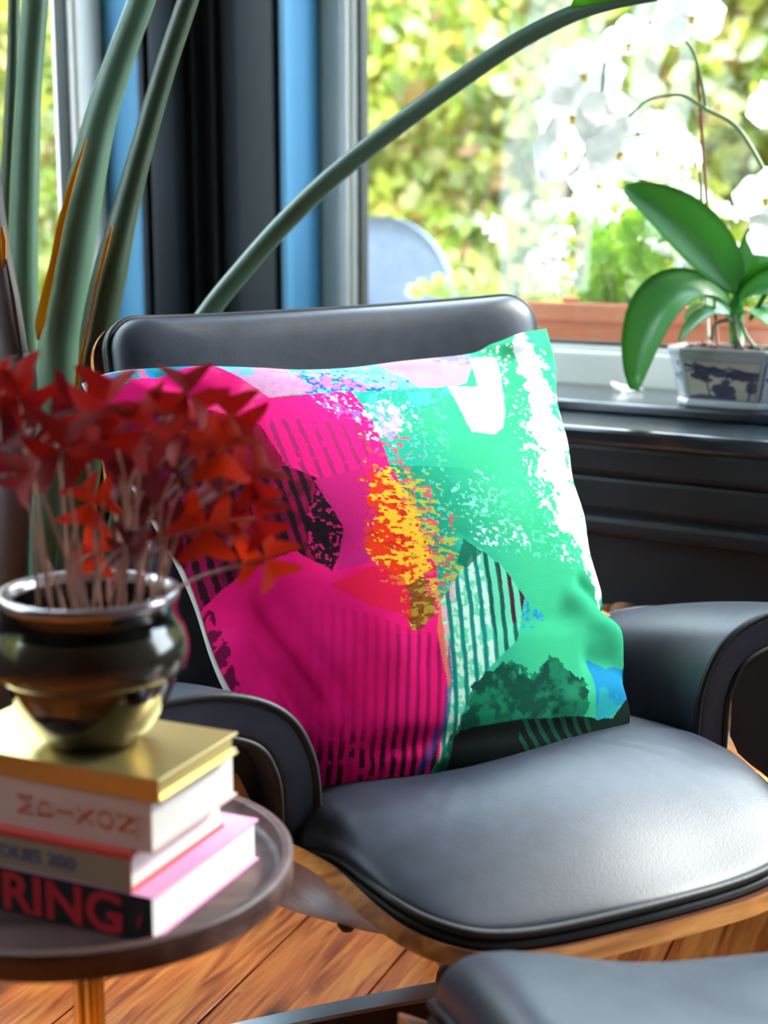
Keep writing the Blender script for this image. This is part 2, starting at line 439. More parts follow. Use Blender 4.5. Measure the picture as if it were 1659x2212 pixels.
def window(name, axis, plane, a0, a1, z0, z1, mull, fw, depth=0.07, sign=1):
    """white plastic window: frame members, gaskets and panes, all parts of one window"""
    root = empty(name, (0, 0, 0), -WA, kind='structure')
    def bb(nm, u0, u1, zz0, zz1, d0, d1, m, bev):
        if axis == 's': return boxes(nm, [((u0, plane + d0, zz0), (u1, plane + d1, zz1))], m, root, bev)
        lo, hi = sorted((plane - d0, plane - d1))
        return boxes(nm, [((lo, u0, zz0), (hi, u1, zz1))], m, root, bev)
    bb('bottom_rail', a0, a1, z0, z0 + fw, 0, depth, M_upvc, 0.006)
    bb('top_rail', a0, a1, z1 - fw, z1, 0, depth, M_upvc, 0.006)
    bb('jamb', a0, a0 + fw, z0, z1, 0, depth, M_upvc, 0.006)
    bb('jamb', a1 - fw, a1, z0, z1, 0, depth, M_upvc, 0.006)
    edges = [a0 + fw] + [e for mm in mull for e in (mm - fw * 0.6, mm + fw * 0.6)] + [a1 - fw]
    for mm in mull: bb('mullion', mm - fw * 0.6, mm + fw * 0.6, z0 + fw, z1 - fw, 0.001, depth, M_upvc, 0.006)
    for k in range(0, len(edges), 2):
        e0, e1 = edges[k], edges[k + 1]
        # glazing bead and gasket
        bb('glazing_bead', e0, e0 + 0.013, z0 + fw, z1 - fw, 0.012, 0.04, M_upvc, 0.002)
        bb('glazing_bead', e1 - 0.013, e1, z0 + fw, z1 - fw, 0.012, 0.04, M_upvc, 0.002)
        bb('glazing_bead', e0, e1, z0 + fw, z0 + fw + 0.010, 0.012, 0.04, M_upvc, 0.002)
        for (q0, q1, zz0, zz1) in ((e0 + 0.013, e0 + 0.021, z0 + fw, z1 - fw), (e1 - 0.021, e1 - 0.013, z0 + fw, z1 - fw), (e0, e1, z0 + fw + 0.010, z0 + fw + 0.016)):
            bb('gasket', q0, q1, zz0, zz1, 0.018, 0.042, M_gasket, 0.0)
        bb('glass_pane', e0 + 0.01, e1 - 0.01, z0 + fw + 0.005, z1 - fw - 0.005, 0.028, 0.032, M_glass, 0.0)
    return root
window('window_1', 's', 2.404, W0 + 0.012, W1, ZS - 0.004, ZT, [-0.05], 0.062)
window('window_2', 'n', SC - 0.068, L0, L1 - 0.011, ZS - 0.004, ZT, [1.25, 0.40], 0.060)

# ================================================================== LOUNGE CHAIR (local x across, y towards the back, z up)
chair = empty('lounge_chair', CH, CA, 'black leather lounge chair with curved plywood shells holding the patterned pillow', 'chair')
def to_chair(p):
    q = np.asarray(p, float) - CH
    return np.array([q @ R_, -(q @ V_), q[2]])

def interp(x, xs, ys): return np.interp(x, xs, ys)
# --- seat shell: bent plywood sheet, sides curling up into wings under the armrests
SEC_F = [(0, 0), (.10, .001), (.16, .012), (.20, .035), (.235, .068), (.262, .110), (.287, .158), (.306, .205)]
SEC_B = [(0, 0), (.13, .0), (.19, .006), (.235, .024), (.264, .060), (.284, .108), (.297, .160), (.308, .210)]
def sec_curve(P):
    pts = np.array(catmull([np.array(p, float) for p in P], 10)); L = np.r_[0, np.cumsum(np.linalg.norm(np.diff(pts, axis=0), axis=1))]
    return L / L[-1], pts
SLF, SPF = sec_curve(SEC_F); SLB, SPB = sec_curve(SEC_B)
ZC_V = [-0.30, -0.20, 0.0, 0.10, 0.20, 0.27, 0.335]
ZC_Z = [0.226, 0.222, 0.224, 0.236, 0.262, 0.284, 0.305]
def zc(v): return np.interp(v, ZC_V, ZC_Z)
def sec_at(l, v):
    k = float(sstep(-0.02, 0.17, v))
    u = np.interp(l, SLB, SPB[:, 0]) * (1 - k) + np.interp(l, SLF, SPF[:, 0]) * k
    z = np.interp(l, SLB, SPB[:, 1]) * (1 - k) + np.interp(l, SLF, SPF[:, 1]) * k
    return u, z * (1.0 - 0.45 * float(sstep(0.16, 0.33, v)))
def vfront(l):           # front outline along the section (l: 0 middle, 1 wing tip)
    return np.interp(l, [0, .26, .44, .55, .62, .675, .72, .76, .80, .88, 1.0], [.337, .333, .320, .297, .258, .207, .146, .100, .070, .057, .035])
def shell_pt(l, b):
    s = 1 if l >= 0 else -1; al = abs(l)
    v = vfront(al) * (1 - b) + (-0.24) * b
    u, dz = sec_at(al, v)
    return np.array([u * s, -v, zc(v) + dz])
def sheet_solid(name, func, nl, nb, th, parent, m_face, m_edge):
    P = np.array([[func(-1 + 2 * i / (nl - 1), j / (nb - 1)) for j in range(nb)] for i in range(nl)])
    du = np.gradient(P, axis=0); dv = np.gradient(P, axis=1)
    nn = np.cross(du, dv); nn /= np.linalg.norm(nn, axis=2, keepdims=True) + 1e-12
    if nn[nl // 2, nb // 2, 2] > 0: nn = -nn
    Q = P + nn * th
    V = list(P.reshape(-1, 3)) + list(Q.reshape(-1, 3)); n = nl * nb
    f1 = grid_faces(nl, nb); f2 = [tuple(n + i for i in q[::-1]) for q in f1]
    loop = [i * nb for i in range(nl)] + [(nl - 1) * nb + j for j in range(1, nb)] + [i * nb + nb - 1 for i in range(nl - 2, -1, -1)] + [j for j in range(nb - 2, 0, -1)]
    f3 = [(loop[k], loop[(k + 1) % len(loop)], n + loop[(k + 1) % len(loop)], n + loop[k]) for k in range(len(loop))]
    o = mobj(name, V, f1 + f2 + f3, m_face, parent, mats=[m_face, m_edge], fmat=[0] * (len(f1) + len(f2)) + [1] * len(f3))
    bm = bmesh.new(); bm.from_mesh(o.data); bmesh.ops.recalc_face_normals(bm, faces=bm.faces)
    ed = [e for e in bm.edges if {f.material_index for f in e.link_faces} == {0, 1}]
    for e in ed: e.smooth = False
    bm.to_mesh(o.data); bm.free()
    return o
sheet_solid('seat_shell', shell_pt, 121, 40, 0.0160, chair, M_rosewood, M_ply)

# --- seat cushion
def seat_outline(K=160):
    base = [(-.260, .03), (-.256, .09), (-.246, .15), (-.236, .205), (-.220, .255), (-.192, .290), (-.15, .307), (-.08, .316), (0, .320)]
    right = [(-x, y) for x, y in base[:-1]][::-1]
    back = [(.258, -.06), (.245, -.14), (.21, -.205), (.12, -.225), (0, -.23)]
    backl = [(-x, y) for x, y in back[:-1]][::-1]
    return catmull([np.array(p) for p in base + right + back + backl], 8, closed=True)
SO = seat_outline()
LT = np.linspace(0, 1, 60)
def seat_z(u, v):
    ua = []; za = []
    for l in LT:
        a_, b_ = sec_at(l, v); ua.append(a_); za.append(b_)
    return zc(v) + np.interp(abs(u), ua, za)
def seat_top(u, v):
    t = np.interp(v, [-.24, -.1, .03, .10, .15, .20, .25, .29, .33], [.350, .368, .386, .394, .394, .384, .364, .344, .325])
    return t - 0.20 * max(0, abs(u) - 0.12) ** 2 + 0.004 * math.sin(u * 16 + v * 9)
V = []; rings = [1.0, 0.995, 0.985, 0.965, 0.94, 0.905, 0.86, 0.80, 0.72, 0.62, 0.50, 0.38, 0.25, 0.12]
c0 = np.array([0, 0.04])
for r in rings:
    h = (1 - r ** 7) ** 0.5
    for p in SO:
        q = c0 + (p - c0) * r
        zb = seat_z(p[0], p[1]) + 0.018
        V.append((q[0], -q[1], zb * (1 - h) + seat_top(*q) * h))
V.append((c0[0], -c0[1], seat_top(*c0)))
nK = len(SO); F = grid_faces(len(rings), nK, cv=True)
F += [((len(rings) - 1) * nK + k, (len(rings) - 1) * nK + (k + 1) % nK, len(V) - 1) for k in range(nK)]
nb0 = len(V)
for p in SO: V.append((p[0] * .985, -p[1] * .985, seat_z(p[0] * .985, p[1] * .985) + 0.001))
F += [(k, (k + 1) % nK, nb0 + (k + 1) % nK, nb0 + k) for k in range(nK)]
F.append(tuple(nb0 + k for k in range(nK)))
seat = mobj('seat_cushion', V, F, M_leather, chair)
tube('piping', [(p[0] * 1.004, -p[1] * 1.004, seat_z(p[0], p[1]) + 0.0165) for p in SO], 0.0048, M_piping, seat, closed=True)
tube('piping', [(p[0] * 1.0, -p[1] * 1.0, seat_z(p[0], p[1]) + 0.006) for p in SO], 0.0062, M_piping, seat, closed=True)

# --- general shell + cushion unit (headrest, backrest, ottoman)
def rrect(w, h, rc, n=10):
    pts = []
    for cx, cy, a0 in ((w - rc, h - rc, 0), (-w + rc, h - rc, 90), (-w + rc, -h + rc, 180), (w - rc, -h + rc, 270)):
        for k in range(n + 1):
            a = math.radians(a0 + 90 * k / n)
            pts.append((cx + rc * math.cos(a), cy + rc * math.sin(a)))
    out = []
    for i in range(len(pts)):
        a = np.array(pts[i]); b = np.array(pts[(i + 1) % len(pts)])
        m = max(1, int(np.linalg.norm(b - a) / 0.02))
        for k in range(m): out.append(a + (b - a) * k / m)
    return out
def pad_unit(prefix, parent, org, X, Y, Nn, w, h, rc, curve, T, m_face=M_rosewood, wrinkle=0.0, edge_in=0.016, droop=0.0, edge_y=None):
    org, X, Y, Nn = (np.asarray(a, float) for a in (org, X, Y, Nn))
    def pos(x, y, n): return org + X * x + Y * y + Nn * (n + curve * (abs(x) / w) ** 2.6 - droop * (abs(y) / h) ** 2.6)
    # shell
    ol = rrect(w, h, rc); K = len(ol); V = []; rr = [0.02, .3, .55, .75, .88, .96, 1.0]
    for side, off in ((0, 0.0), (1, -0.0125)):
        for r in rr:
            for p in ol: V.append(pos(p[0] * r, p[1] * r, off))
    F = grid_faces(len(rr), K, cv=True); nn = len(rr) * K
    F2 = [tuple(nn + i for i in q[::-1]) for q in F]
    E_ = [((len(rr) - 1) * K + k, (len(rr) - 1) * K + (k + 1) % K, nn + (len(rr) - 1) * K + (k + 1) % K, nn + (len(rr) - 1) * K + k) for k in range(K)]
    caps = [tuple(range(K)), tuple(nn + k for k in range(K))[::-1]]
    sh = mobj(prefix + '_shell', V, F + F2 + caps + E_, m_face, parent, mats=[m_face, M_ply], fmat=[0] * (len(F) * 2 + 2) + [1] * K)
    bm = bmesh.new(); bm.from_mesh(sh.data); bmesh.ops.recalc_face_normals(bm, faces=bm.faces)
    for e in bm.edges:
        if len(e.link_faces) == 2 and e.link_faces[0].material_index != e.link_faces[1].material_index: e.smooth = False
    bm.to_mesh(sh.data); bm.free()
    # cushion
    ol = rrect(w - edge_in, h - (edge_in if edge_y is None else edge_y), max(0.01, rc - edge_in * 0.6)); K = len(ol); V = []
    rr = [1.0, .995, .985, .965, .94, .9, .85, .78, .68, .55, .4, .25, .1]
    for p in ol: V.append(pos(p[0] * .99, p[1] * .99, 0.0005))
    for r in rr:
        hh = (1 - r ** 8) ** 0.5
        for p in ol:
            wr = wrinkle * math.sin(p[0] * r * 40 + p[1] * r * 17) * (1 - r ** 3)
            V.append(pos(p[0] * r, p[1] * r, 0.020 + (T - 0.020) * hh + wr))
    V.append(pos(0, 0, T))
    F = grid_faces(len(rr) + 1, K, cv=True)
    F += [(len(rr) * K + k, len(rr) * K + (k + 1) % K, len(V) - 1) for k in range(K)] + [tuple(range(K))]
    cu = mobj(prefix + '_cushion', V, F, M_leather, parent)
    bm = bmesh.new(); bm.from_mesh(cu.data); bmesh.ops.recalc_face_normals(bm, faces=bm.faces); bm.to_mesh(cu.data); bm.free()
    tube('piping', [pos(p[0] * 1.006, p[1] * 1.01, 0.020) for p in ol], 0.0042, M_piping, cu, closed=True)
    tube('piping', [pos(p[0] * 1.0, p[1] * 1.0, 0.006) for p in ol], 0.0058, M_piping, cu, closed=True)
    return sh, cu
tl = math.radians(16)
Yh = (0, math.sin(tl), math.cos(tl)); Nh = (0, -math.cos(tl), math.sin(tl))
pad_unit('headrest', chair, (0.012, 0.402, 0.700), (0.9995, 0, 0.030), Yh, Nh, 0.312, 0.120, 0.050, 0.030, 0.062, edge_y=0.001)
tl = math.radians(20)
Yb = (0, math.sin(tl), math.cos(tl)); Nb = (0, -math.cos(tl), math.sin(tl))
pad_unit('backrest', chair, (0.004, 0.318, 0.455), (1, 0, 0), Yb, Nb, 0.300, 0.130, 0.055, 0.030, 0.060)
# aluminium spine pieces joining headrest, backrest and seat at the back
for sx in (-0.11, 0.11):
    tube('back_brace', catmull([(sx, .225, .25), (sx, .300, .33), (sx, .362, .45), (sx, .415, .60), (sx, .455, .74)], 6), 0.011, M_blackmetal, chair, n=8, flat=0.5)

# --- armrests: padded leather bands arching from the outside over the top and down to the seat
def armrest(side):
    OUT = [(-.435, .492), (-.385, .5015), (-.33, .5005), (-.285, .487), (-.255, .464), (-.237, .430), (-.230, .395), (-.229, .340)]
    path = catmull([np.array(p) for p in OUT], 7)
    n = len(path); tn = []
    for i in range(n):
        a = path[max(0, i - 1)]; b = path[min(n - 1, i + 1)]; t = (b - a) / np.linalg.norm(b - a); tn.append(np.array([t[1], -t[0]]) * -1)
    # tn points to the outer (upper / inner-seat) side of the band
    TH = 0.044
    vf, vb = 0.094, -0.21
    sec = []                       # (v, depth below the outer skin), closed loop with rounded corners
    rc = 0.010
    for k in range(7):
        a = math.pi / 2 * k / 6; sec.append((vf - rc + rc * math.sin(a), -(-rc + rc * math.cos(a)) ))
    for k in range(7):
        a = math.pi / 2 * k / 6; sec.append((vf - rc + rc * math.cos(a), TH - rc + rc * math.sin(a)))
    for q in np.linspace(.25, .75, 3): sec.append((vf + (vb - vf) * q, TH))
    for k in range(5):
        a = math.pi / 2 * k / 4; sec.append((vb + rc - rc * math.sin(a), TH - rc + rc * math.cos(a)))
    for k in range(5):
        a = math.pi / 2 * k / 4; sec.append((vb + rc - rc * math.cos(a), rc - rc * math.sin(a)))
    for q in np.linspace(.92, .05, 12):
        sec.append((vf + (vb - vf) * q, -0.006 * math.sin(math.pi * q)))
    V = []
    def place(p, nn, v, d):
        q = p - nn * d
        return (q[0] if side < 0 else -q[0], -v, q[1] + 0.24 * (v - 0.09))
    for p, nn in zip(path, tn):
        for v, d in sec: V.append(place(p, nn, v, d))
    m = len(sec); F = grid_faces(n, m, cv=True) + [tuple(range(m)), tuple((n - 1) * m + k for k in range(m))]
    o = mobj('armrest', V, F, M_leather, chair)
    bm = bmesh.new(); bm.from_mesh(o.data); bmesh.ops.recalc_face_normals(bm, faces=bm.faces); bm.to_mesh(o.data); bm.free()
    for d in (0.002, TH - 0.002):
        tube('piping', [place(p, nn, vf - 0.002, d) for p, nn in zip(path, tn)], 0.0042, M_piping, o)
        tube('piping', [place(p, nn, vb + 0.002, d) for p, nn in zip(path, tn)], 0.0042, M_piping, o)
    # dark inner lining panel closing the arch, set back from the front
    pl = [np.array(p - nn * TH) for p, nn in zip(path, tn)]
    pts = pl[6:]
    poly = [place(p, np.zeros(2), 0.05, 0) for p in pts] + [place(np.array([-.302, .345]), np.zeros(2), 0.05, 0), place(np.array([-.318, .45]), np.zeros(2), 0.05, 0)]
    poly2 = [(x, y + 0.16, z - 0.04) for x, y, z in poly]
    k = len(poly)
    F = [tuple(range(k)), tuple(range(2 * k - 1, k - 1, -1))] + [(i, (i + 1) % k, k + (i + 1) % k, k + i) for i in range(k)]
    o2 = mobj('armrest_lining', poly + poly2, F, M_piping, chair, smooth=False)
    bm = bmesh.new(); bm.from_mesh(o2.data); bmesh.ops.recalc_face_normals(bm, faces=bm.faces); bm.to_mesh(o2.data); bm.free()
    return o
armrest(-1); armrest(1)

# --- base: swivel column and five-star feet
def star_base(root, r_leg, z_hub, rot, ncol=0.024, ztop=0.225, nlegs=5):
    V, F = lathe_geo([(0.001, z_hub - 0.045), (0.040, z_hub - 0.045), (0.044, z_hub - 0.01), (0.040, z_hub + 0.012), (ncol + 0.006, z_hub + 0.02), (ncol, z_hub + 0.026), (ncol, ztop - 0.012), (0.06, ztop - 0.008), (0.062, ztop), (0.001, ztop)], 40)
    mobj('column', V, F, M_blackmetal, root)
    for k in range(nlegs):
        a = rot + 2 * math.pi * k / nlegs
        d = np.array([math.cos(a), math.sin(a), 0]); s = np.array([-math.sin(a), math.cos(a), 0]); z = np.array([0, 0, 1.0])
        secs = []
        for t in np.linspace(0, 1, 9):
            r = 0.03 + (r_leg - 0.03) * t
            top = z_hub - 0.002 - (z_hub - 0.040) * t ** 1.15; hgt = 0.042 - 0.020 * t; wd = 0.019 - 0.005 * t
            c = d * r
            secs.append([c + s * wd + z * (top - .003), c + s * (wd - .003) + z * top, c - s * (wd - .003) + z * top, c - s * wd + z * (top - .003), c - s * wd * .8 + z * (top - hgt), c + s * wd * .8 + z * (top - hgt)])
        V = [p for q in secs for p in q]; F = grid_faces(9, 6, cv=True) + [tuple(range(6)), tuple(48 + i for i in range(6))[::-1]]
        fm = []
        for i in range(8):
            for j in range(6): fm.append(0 if j in (0, 1, 2) else 1)
        fm += [1, 1]
        leg = mobj('leg', V, F, M_alu, root, smooth=False, mats=[M_alu, M_blackmetal], fmat=fm)
        V, F = lathe_geo([(0.001, 0.0), (0.016, 0.0), (0.017, 0.010), (0.006, 0.014), (0.006, 0.03), (0.001, 0.03)], 20, c=tuple(d * (r_leg - 0.012)))
        mobj('glide', V, F, M_blackmetal, leg)
star_base(chair, 0.34, 0.082, math.radians(188) - CA, nlegs=4)
for bx, by in ((-.20, -.09), (-.155, -.155), (.20, -.09), (.155, -.155), (-.17, .10), (.17, .10)):
    z = seat_z(bx, -by) - 0.0125
    V, F = lathe_geo([(0.001, -0.010), (0.007, -0.010), (0.010, -0.005), (0.010, 0.004), (0.001, 0.004)], 16, c=(bx, by, z))
    mobj('bolt', V, F, M_blackmetal, chair)

# ================================================================== OTTOMAN
OTA = CA - math.radians(13)
ot_c = CH + R_ * (-0.045) + V_ * 0.690
ott = empty('ottoman', ot_c, OTA, 'low black leather ottoman with plywood shell in front of the lounge chair', 'ottoman')
pad_unit('ottoman', ott, (0, 0, 0.280), (1, 0, 0), (0, 1, 0), (0, 0, 1), 0.315, 0.285, 0.060, 0.072, 0.098, wrinkle=0.0015, droop=0.050, edge_in=0.026)
star_base(ott, 0.25, 0.105, 0.7, ztop=0.268, nlegs=4)

# ================================================================== PILLOW
P_TOP = [(180, 830), (240, 808), (330, 799), (440, 797), (600, 803), (740, 800), (860, 786), (1000, 770), (1060, 750), (1120, 722), (1180, 710)]
P_RIGHT = [(1180, 710), (1200, 790), (1203, 870), (1225, 960), (1236, 1040), (1260, 1120), (1272, 1200), (1298, 1290), (1303, 1335), (1335, 1370), (1347, 1430), (1345, 1490), (1360, 1540), (1358, 1590)]
P_BOT = [(640, 1712), (720, 1712), (850, 1706), (950, 1692), (1100, 1665), (1250, 1632), (1358, 1590)]
P_LEFT = [(180, 830), (230, 925), (285, 1040), (340, 1130), (380, 1200), (420, 1290), (455, 1400), (490, 1480), (560, 1590), (640, 1712)]
def resample(P, n):
    P = np.array(catmull([np.array(p, float) for p in P], 12)); L = np.r_[0, np.cumsum(np.linalg.norm(np.diff(P, axis=0), axis=1))]
    t = np.linspace(0, L[-1], n); return np.stack([np.interp(t, L, P[:, 0]), np.interp(t, L, P[:, 1])], 1)
NP = 430
ct, cr, cb, cl = (resample(P, NP) for P in (P_TOP, P_RIGHT, P_BOT, P_LEFT))
a = np.linspace(0, 1, NP)[:, None, None]; t = np.linspace(0, 1, NP)[None, :, None]
PX = (1 - t) * ct[:, None] + t * cb[:, None] + (1 - a) * cl[None] + a * cr[None] \
     - ((1 - a) * (1 - t) * ct[0] + a * (1 - t) * ct[-1] + (1 - a) * t * cb[0] + a * t * cb[-1])
A_ = a[..., 0] + 0 * t[..., 0]; T_ = t[..., 0] + 0 * a[..., 0]
# lean of the pillow: top against the headrest, bottom on the seat between the armrests
vt = -0.315 + 0.02 * np.sin(math.pi * A_)
vbm = 0.045 + 0.030 * A_ + 0.045 * np.sin(math.pi * A_)
vv = vt + (vbm - vt) * (T_ ** 0.92)
D = np.stack([(PX[..., 0] - 829.5) / FPX, math.cos(PITCH) + math.sin(PITCH) * (1106 - PX[..., 1]) / FPX, -math.sin(PITCH) + math.cos(PITCH) * (1106 - PX[..., 1]) / FPX], -1)
tt = ((CH @ V_ + vv) - V_ @ O_) / (D @ V_)
P3 = O_ + D * tt[..., None]
Q = P3 - CH
PL = np.stack([Q @ R_, -(Q @ V_), Q[..., 2]], -1)          # chair-local coordinates
du = np.gradient(PL, axis=0); dv = np.gradient(PL, axis=1)
nn = np.cross(dv, du); nn /= np.linalg.norm(nn, axis=2, keepdims=True) + 1e-9
nn = np.stack([np.full(A_.shape, x) for x in nn[NP // 4:-NP // 4, NP // 4:-NP // 4].reshape(-1, 3).mean(0)], -1)
if nn[0, 0, 1] > 0: nn = -nn
prof = (np.clip(1 - (2 * A_ - 1) ** 2, 0, 1) ** 0.55) * (np.clip(1 - (2 * T_ - 1) ** 2, 0, 1) ** 0.50)
X_, Y_ = PX[..., 0], PX[..., 1]
def ridge(x0, y0, x1, y1, wdt, amp):
    """a soft fold running from one point of the print to another"""
    dx, dy = x1 - x0, y1 - y0; L = math.hypot(dx, dy)
    s = ((X_ - x0) * dx + (Y_ - y0) * dy) / L; d = ((X_ - x0) * -dy + (Y_ - y0) * dx) / L
    return amp * np.exp(-(d / wdt) ** 2) * sstep(-0.15 * L, 0.15 * L, s) * (1 - sstep(0.85 * L, 1.15 * L, s))
fold = (ridge(480, 1380, 640, 1640, 26, .010) + ridge(540, 1350, 700, 1560, 20, -.007) + ridge(430, 1330, 560, 1520, 18, -.006) + ridge(700, 1280, 860, 1480, 55, .006)
        + ridge(1190, 1330, 1330, 1400, 34, .010) + ridge(1220, 1290, 1310, 1330, 18, -.010) + ridge(1230, 1460, 1350, 1450, 26, -.008) + ridge(1180, 1560, 1340, 1500, 30, .007)
        + ridge(330, 830, 480, 930, 22, -.007) + ridge(260, 830, 420, 960, 24, .006) + ridge(1040, 760, 1160, 760, 20, .006) + ridge(1060, 800, 1190, 770, 22, -.007)
        + ridge(600, 830, 900, 830, 24, -.006) + ridge(760, 1650, 1250, 1590, 22, -.005) + ridge(650, 1230, 900, 1500, 45, -.004) + ridge(1150, 860, 1215, 1150, 30, -.004))
fold = fold * sstep(0, .06, prof)
PF = PL + nn * (0.072 * prof + fold)[..., None]
prof_b = (np.clip(1 - (2 * A_ - 1) ** 2, 0, 1) ** 0.34) * (np.clip(1 - (2 * T_ - 1) ** 2, 0, 1) ** 0.34)
PB = PL - nn * (0.070 * prof_b)[..., None]
pil = empty('throw_pillow', CH, CA, 'large square throw pillow with abstract magenta and mint green print, leaning in the lounge chair', 'pillow')
def big_grid(name, P, material, parent, flip=False, tint=None, uv=None):
    n0, n1 = P.shape[:2]; n = n0 * n1
    me = bpy.data.meshes.new(name)
    idx = np.arange(n).reshape(n0, n1)
    q = np.stack([idx[:-1, :-1], idx[1:, :-1], idx[1:, 1:], idx[:-1, 1:]], -1).reshape(-1, 4)
    if flip: q = q[:, ::-1]
    nf = len(q)
    me.vertices.add(n); me.vertices.foreach_set('co', np.ascontiguousarray(P.reshape(-1), dtype=np.float32))
    me.loops.add(nf * 4); me.loops.foreach_set('vertex_index', np.ascontiguousarray(q.reshape(-1), dtype=np.int32))
    me.polygons.add(nf); me.polygons.foreach_set('loop_start', np.arange(0, nf * 4, 4, dtype=np.int32)); me.polygons.foreach_set('loop_total', np.full(nf, 4, np.int32))
    me.update(calc_edges=True)
    me.polygons.foreach_set('use_smooth', np.ones(nf, bool))
    me.materials.append(material)
    if tint is not None: set_tint(me, tint.reshape(-1, 3))
    if uv is not None:
        l = me.uv_layers.new(name='UVMap'); l.data.foreach_set('uv', np.ascontiguousarray(uv.reshape(-1, 2)[q.reshape(-1)].reshape(-1), dtype=np.float32))
    me.validate()
    return link(bpy.data.objects.new(name, me), parent)

# ---- the print, painted in the flat coordinates of the pillow cover
def paint_pillow(x, y):
    n = lambda sc, seed=0, o=4: fbm(x, y, sc, o, seed)
    jx = (n(60, 1) - .5) * 14; jy = (n(60, 2) - .5) * 14          # slightly uneven brush edges
    C = np.zeros(x.shape + (3,))
    def put(mask, col, al=1.0):
        m = (np.asarray(mask, float) * al)[..., None]
        C[:] = C * (1 - m) + np.asarray(hx(col) if isinstance(col, str) else col) * m
    def poly(P, j=0.25): return inpoly(x + jx * j, y + jy * j, P)
    hfx = fbm(x / 1.7, y, 7, 2, 50) - .5; hfy = fbm(x / 1.7, y, 7, 2, 51) - .5; mfx = fbm(x, y, 30, 3, 52) - .5
    def spray(P, amp): return inpoly(x + hfx * amp + mfx * amp * .6, y + hfy * amp, P)
    def stripes(sp, slope, duty, phase=0, w=2.5, wob=0.30):
        s = (x - y * slope + (n(26, 9) - .5) * 16 * wob + phase) / sp
        f = s - np.floor(s); e = w / sp
        return sstep(0, e, f) * (1 - sstep(duty, duty + e, f))
    put(np.ones(x.shape), '3ab783')
    put(sstep(.40, .62, n(120, 3)), '42c48c', .5)
    # teal / cyan wash right of the pink
    d = np.interp(y, [780, 900, 1080, 1250, 1400, 1700], [700, 760, 805, 885, 905, 930])
    tw = np.clip(1 - (x - d) / 210, 0, 1) * (x > d - 40)
    put(tw * sstep(.30, .62, n(70, 4) + .25 * tw), '1aaaa0', .75)
    put(sstep(.35, .6, n(90, 21) + .3 * tw - .1) * tw * (y > 1080), '128a63', .85)
    put((n(7, 5, 2) > .66) & (x > d) & (x < d + 330) & (y > 880) & (y < 1260) & (n(110, 6) > .44), '70dabc', .55)
    put((n(7, 7, 2) > .66) & inpoly(x, y, [(930, 1130), (1010, 1060), (1060, 1200), (980, 1230)]), '98e8d0', .7)
    # top band: cyan and blue
    top = poly([(150, 780), (1010, 740), (1010, 800), (960, 880), (860, 890), (735, 900), (525, 905), (440, 840), (440, 790), (300, 850), (150, 860)])
    put(top, '6cc7de')
    put(top * sstep(.45, .6, n(40, 8)), '8fb8e4', .6)
    bl = np.exp(-((x - 690 - (y - 870) * 1.2) / 110) ** 2 - ((y - 872) / 42) ** 2)
    put(top * ((n(10, 10, 3) + .42 * bl) > .76), '1560c0')
    put(top * ((n(9, 11, 3) + .30 * bl) > .74), 'd678c8', .8)
    put(poly([(530, 800), (610, 803), (655, 896), (560, 912), (470, 850)]), 'd58ab0', .85)
    put(poly([(440, 797), (520, 800), (560, 840), (480, 850)]) * sstep(.4, .6, n(26, 40)), '58b7da', .9)
    lav = poly([(800, 795), (880, 780), (985, 772), (1006, 815), (985, 868), (950, 884), (880, 885)])
    put(lav, 'c39fd6'); put(lav * sstep(.5, .62, n(30, 12)), 'a98fd8', .5)
    put((np.exp(-((x - 975) / 50) ** 2 - ((y - 795) / 20) ** 2) > .35) * (n(12, 13) > .5), '6d7fd6', .7)
    put(poly([(700, 905), (870, 885), (960, 878), (1000, 900), (780, 960)]) * sstep(.40, .6, n(34, 14)), '4fc2d8', .9)
    # corner streaks
    cs = poly([(150, 815), (330, 780), (440, 790), (400, 812), (330, 845), (230, 850)])
    put(cs, '1f86c8'); put(cs * (stripes(38, .4, .5) > .5) * (x < 320), 'd0568e'); put(cs * (n(16, 15) > .55) * (x > 250), '0f8d72', .8)
    # hot pink field
    pink = poly([(60, 860), (250, 855), (330, 835), (400, 812), (450, 800), (490, 838), (560, 912), (735, 897), (770, 970), (803, 1080), (850, 1180), (895, 1290), (905, 1380), (918, 1450), (935, 1560), (932, 1650), (900, 1730), (500, 1790), (300, 1300)], .4)
    put(pink, 'ee1470')
    put(pink * sstep(.4, .62, n(110, 16)), 'fa1c7e', .7)
    put(pink * poly([(430, 800), (480, 835), (600, 920), (480, 950), (380, 870)], 1) * sstep(.35, .6, n(60, 17)), 'd85a86', .6)
    # dark wine area with black stripes on the left
    wine = poly([(190, 880), (330, 930), (440, 930), (540, 980), (590, 1075), (650, 1105), (690, 1160), (702, 1230), (682, 1300), (612, 1258), (520, 1280), (415, 1330), (300, 1200)], 1)
    put(wine, '7a0f38', .85)
    put(wine * sstep(.42, .6, n(34, 18)), '4c0d26', .7)
    put(wine * poly([(330, 960), (500, 930), (590, 1075), (430, 1090)], .6), '9c1230', .6)
    put(wine * (stripes(25, .33, .46) > .4) * (y > 1075), '1c1216', .92)
    blob = poly([(625, 1190), (650, 1130), (685, 1150), (705, 1210), (700, 1265), (680, 1305), (640, 1262)], .8)
    put(blob, '1d141c', .95); put(blob * (n(7, 19, 2) > .66), 'd0206c')
    put(poly([(350, 1000), (420, 985), (450, 1040), (380, 1090)], 1.5), '1d1014', .85)
    # pink square with pale stripes
    sq = poly([(525, 915), (735, 897), (772, 965), (803, 1078), (655, 1108), (590, 1075)])
    put(sq, 'fb1c82'); put(sq * (stripes(29, .33, .36) > .4) * (y > 960 + .1 * (x - 540)) * (n(18, 20) > .32) * (x < 760), '8a2a5e', .75)
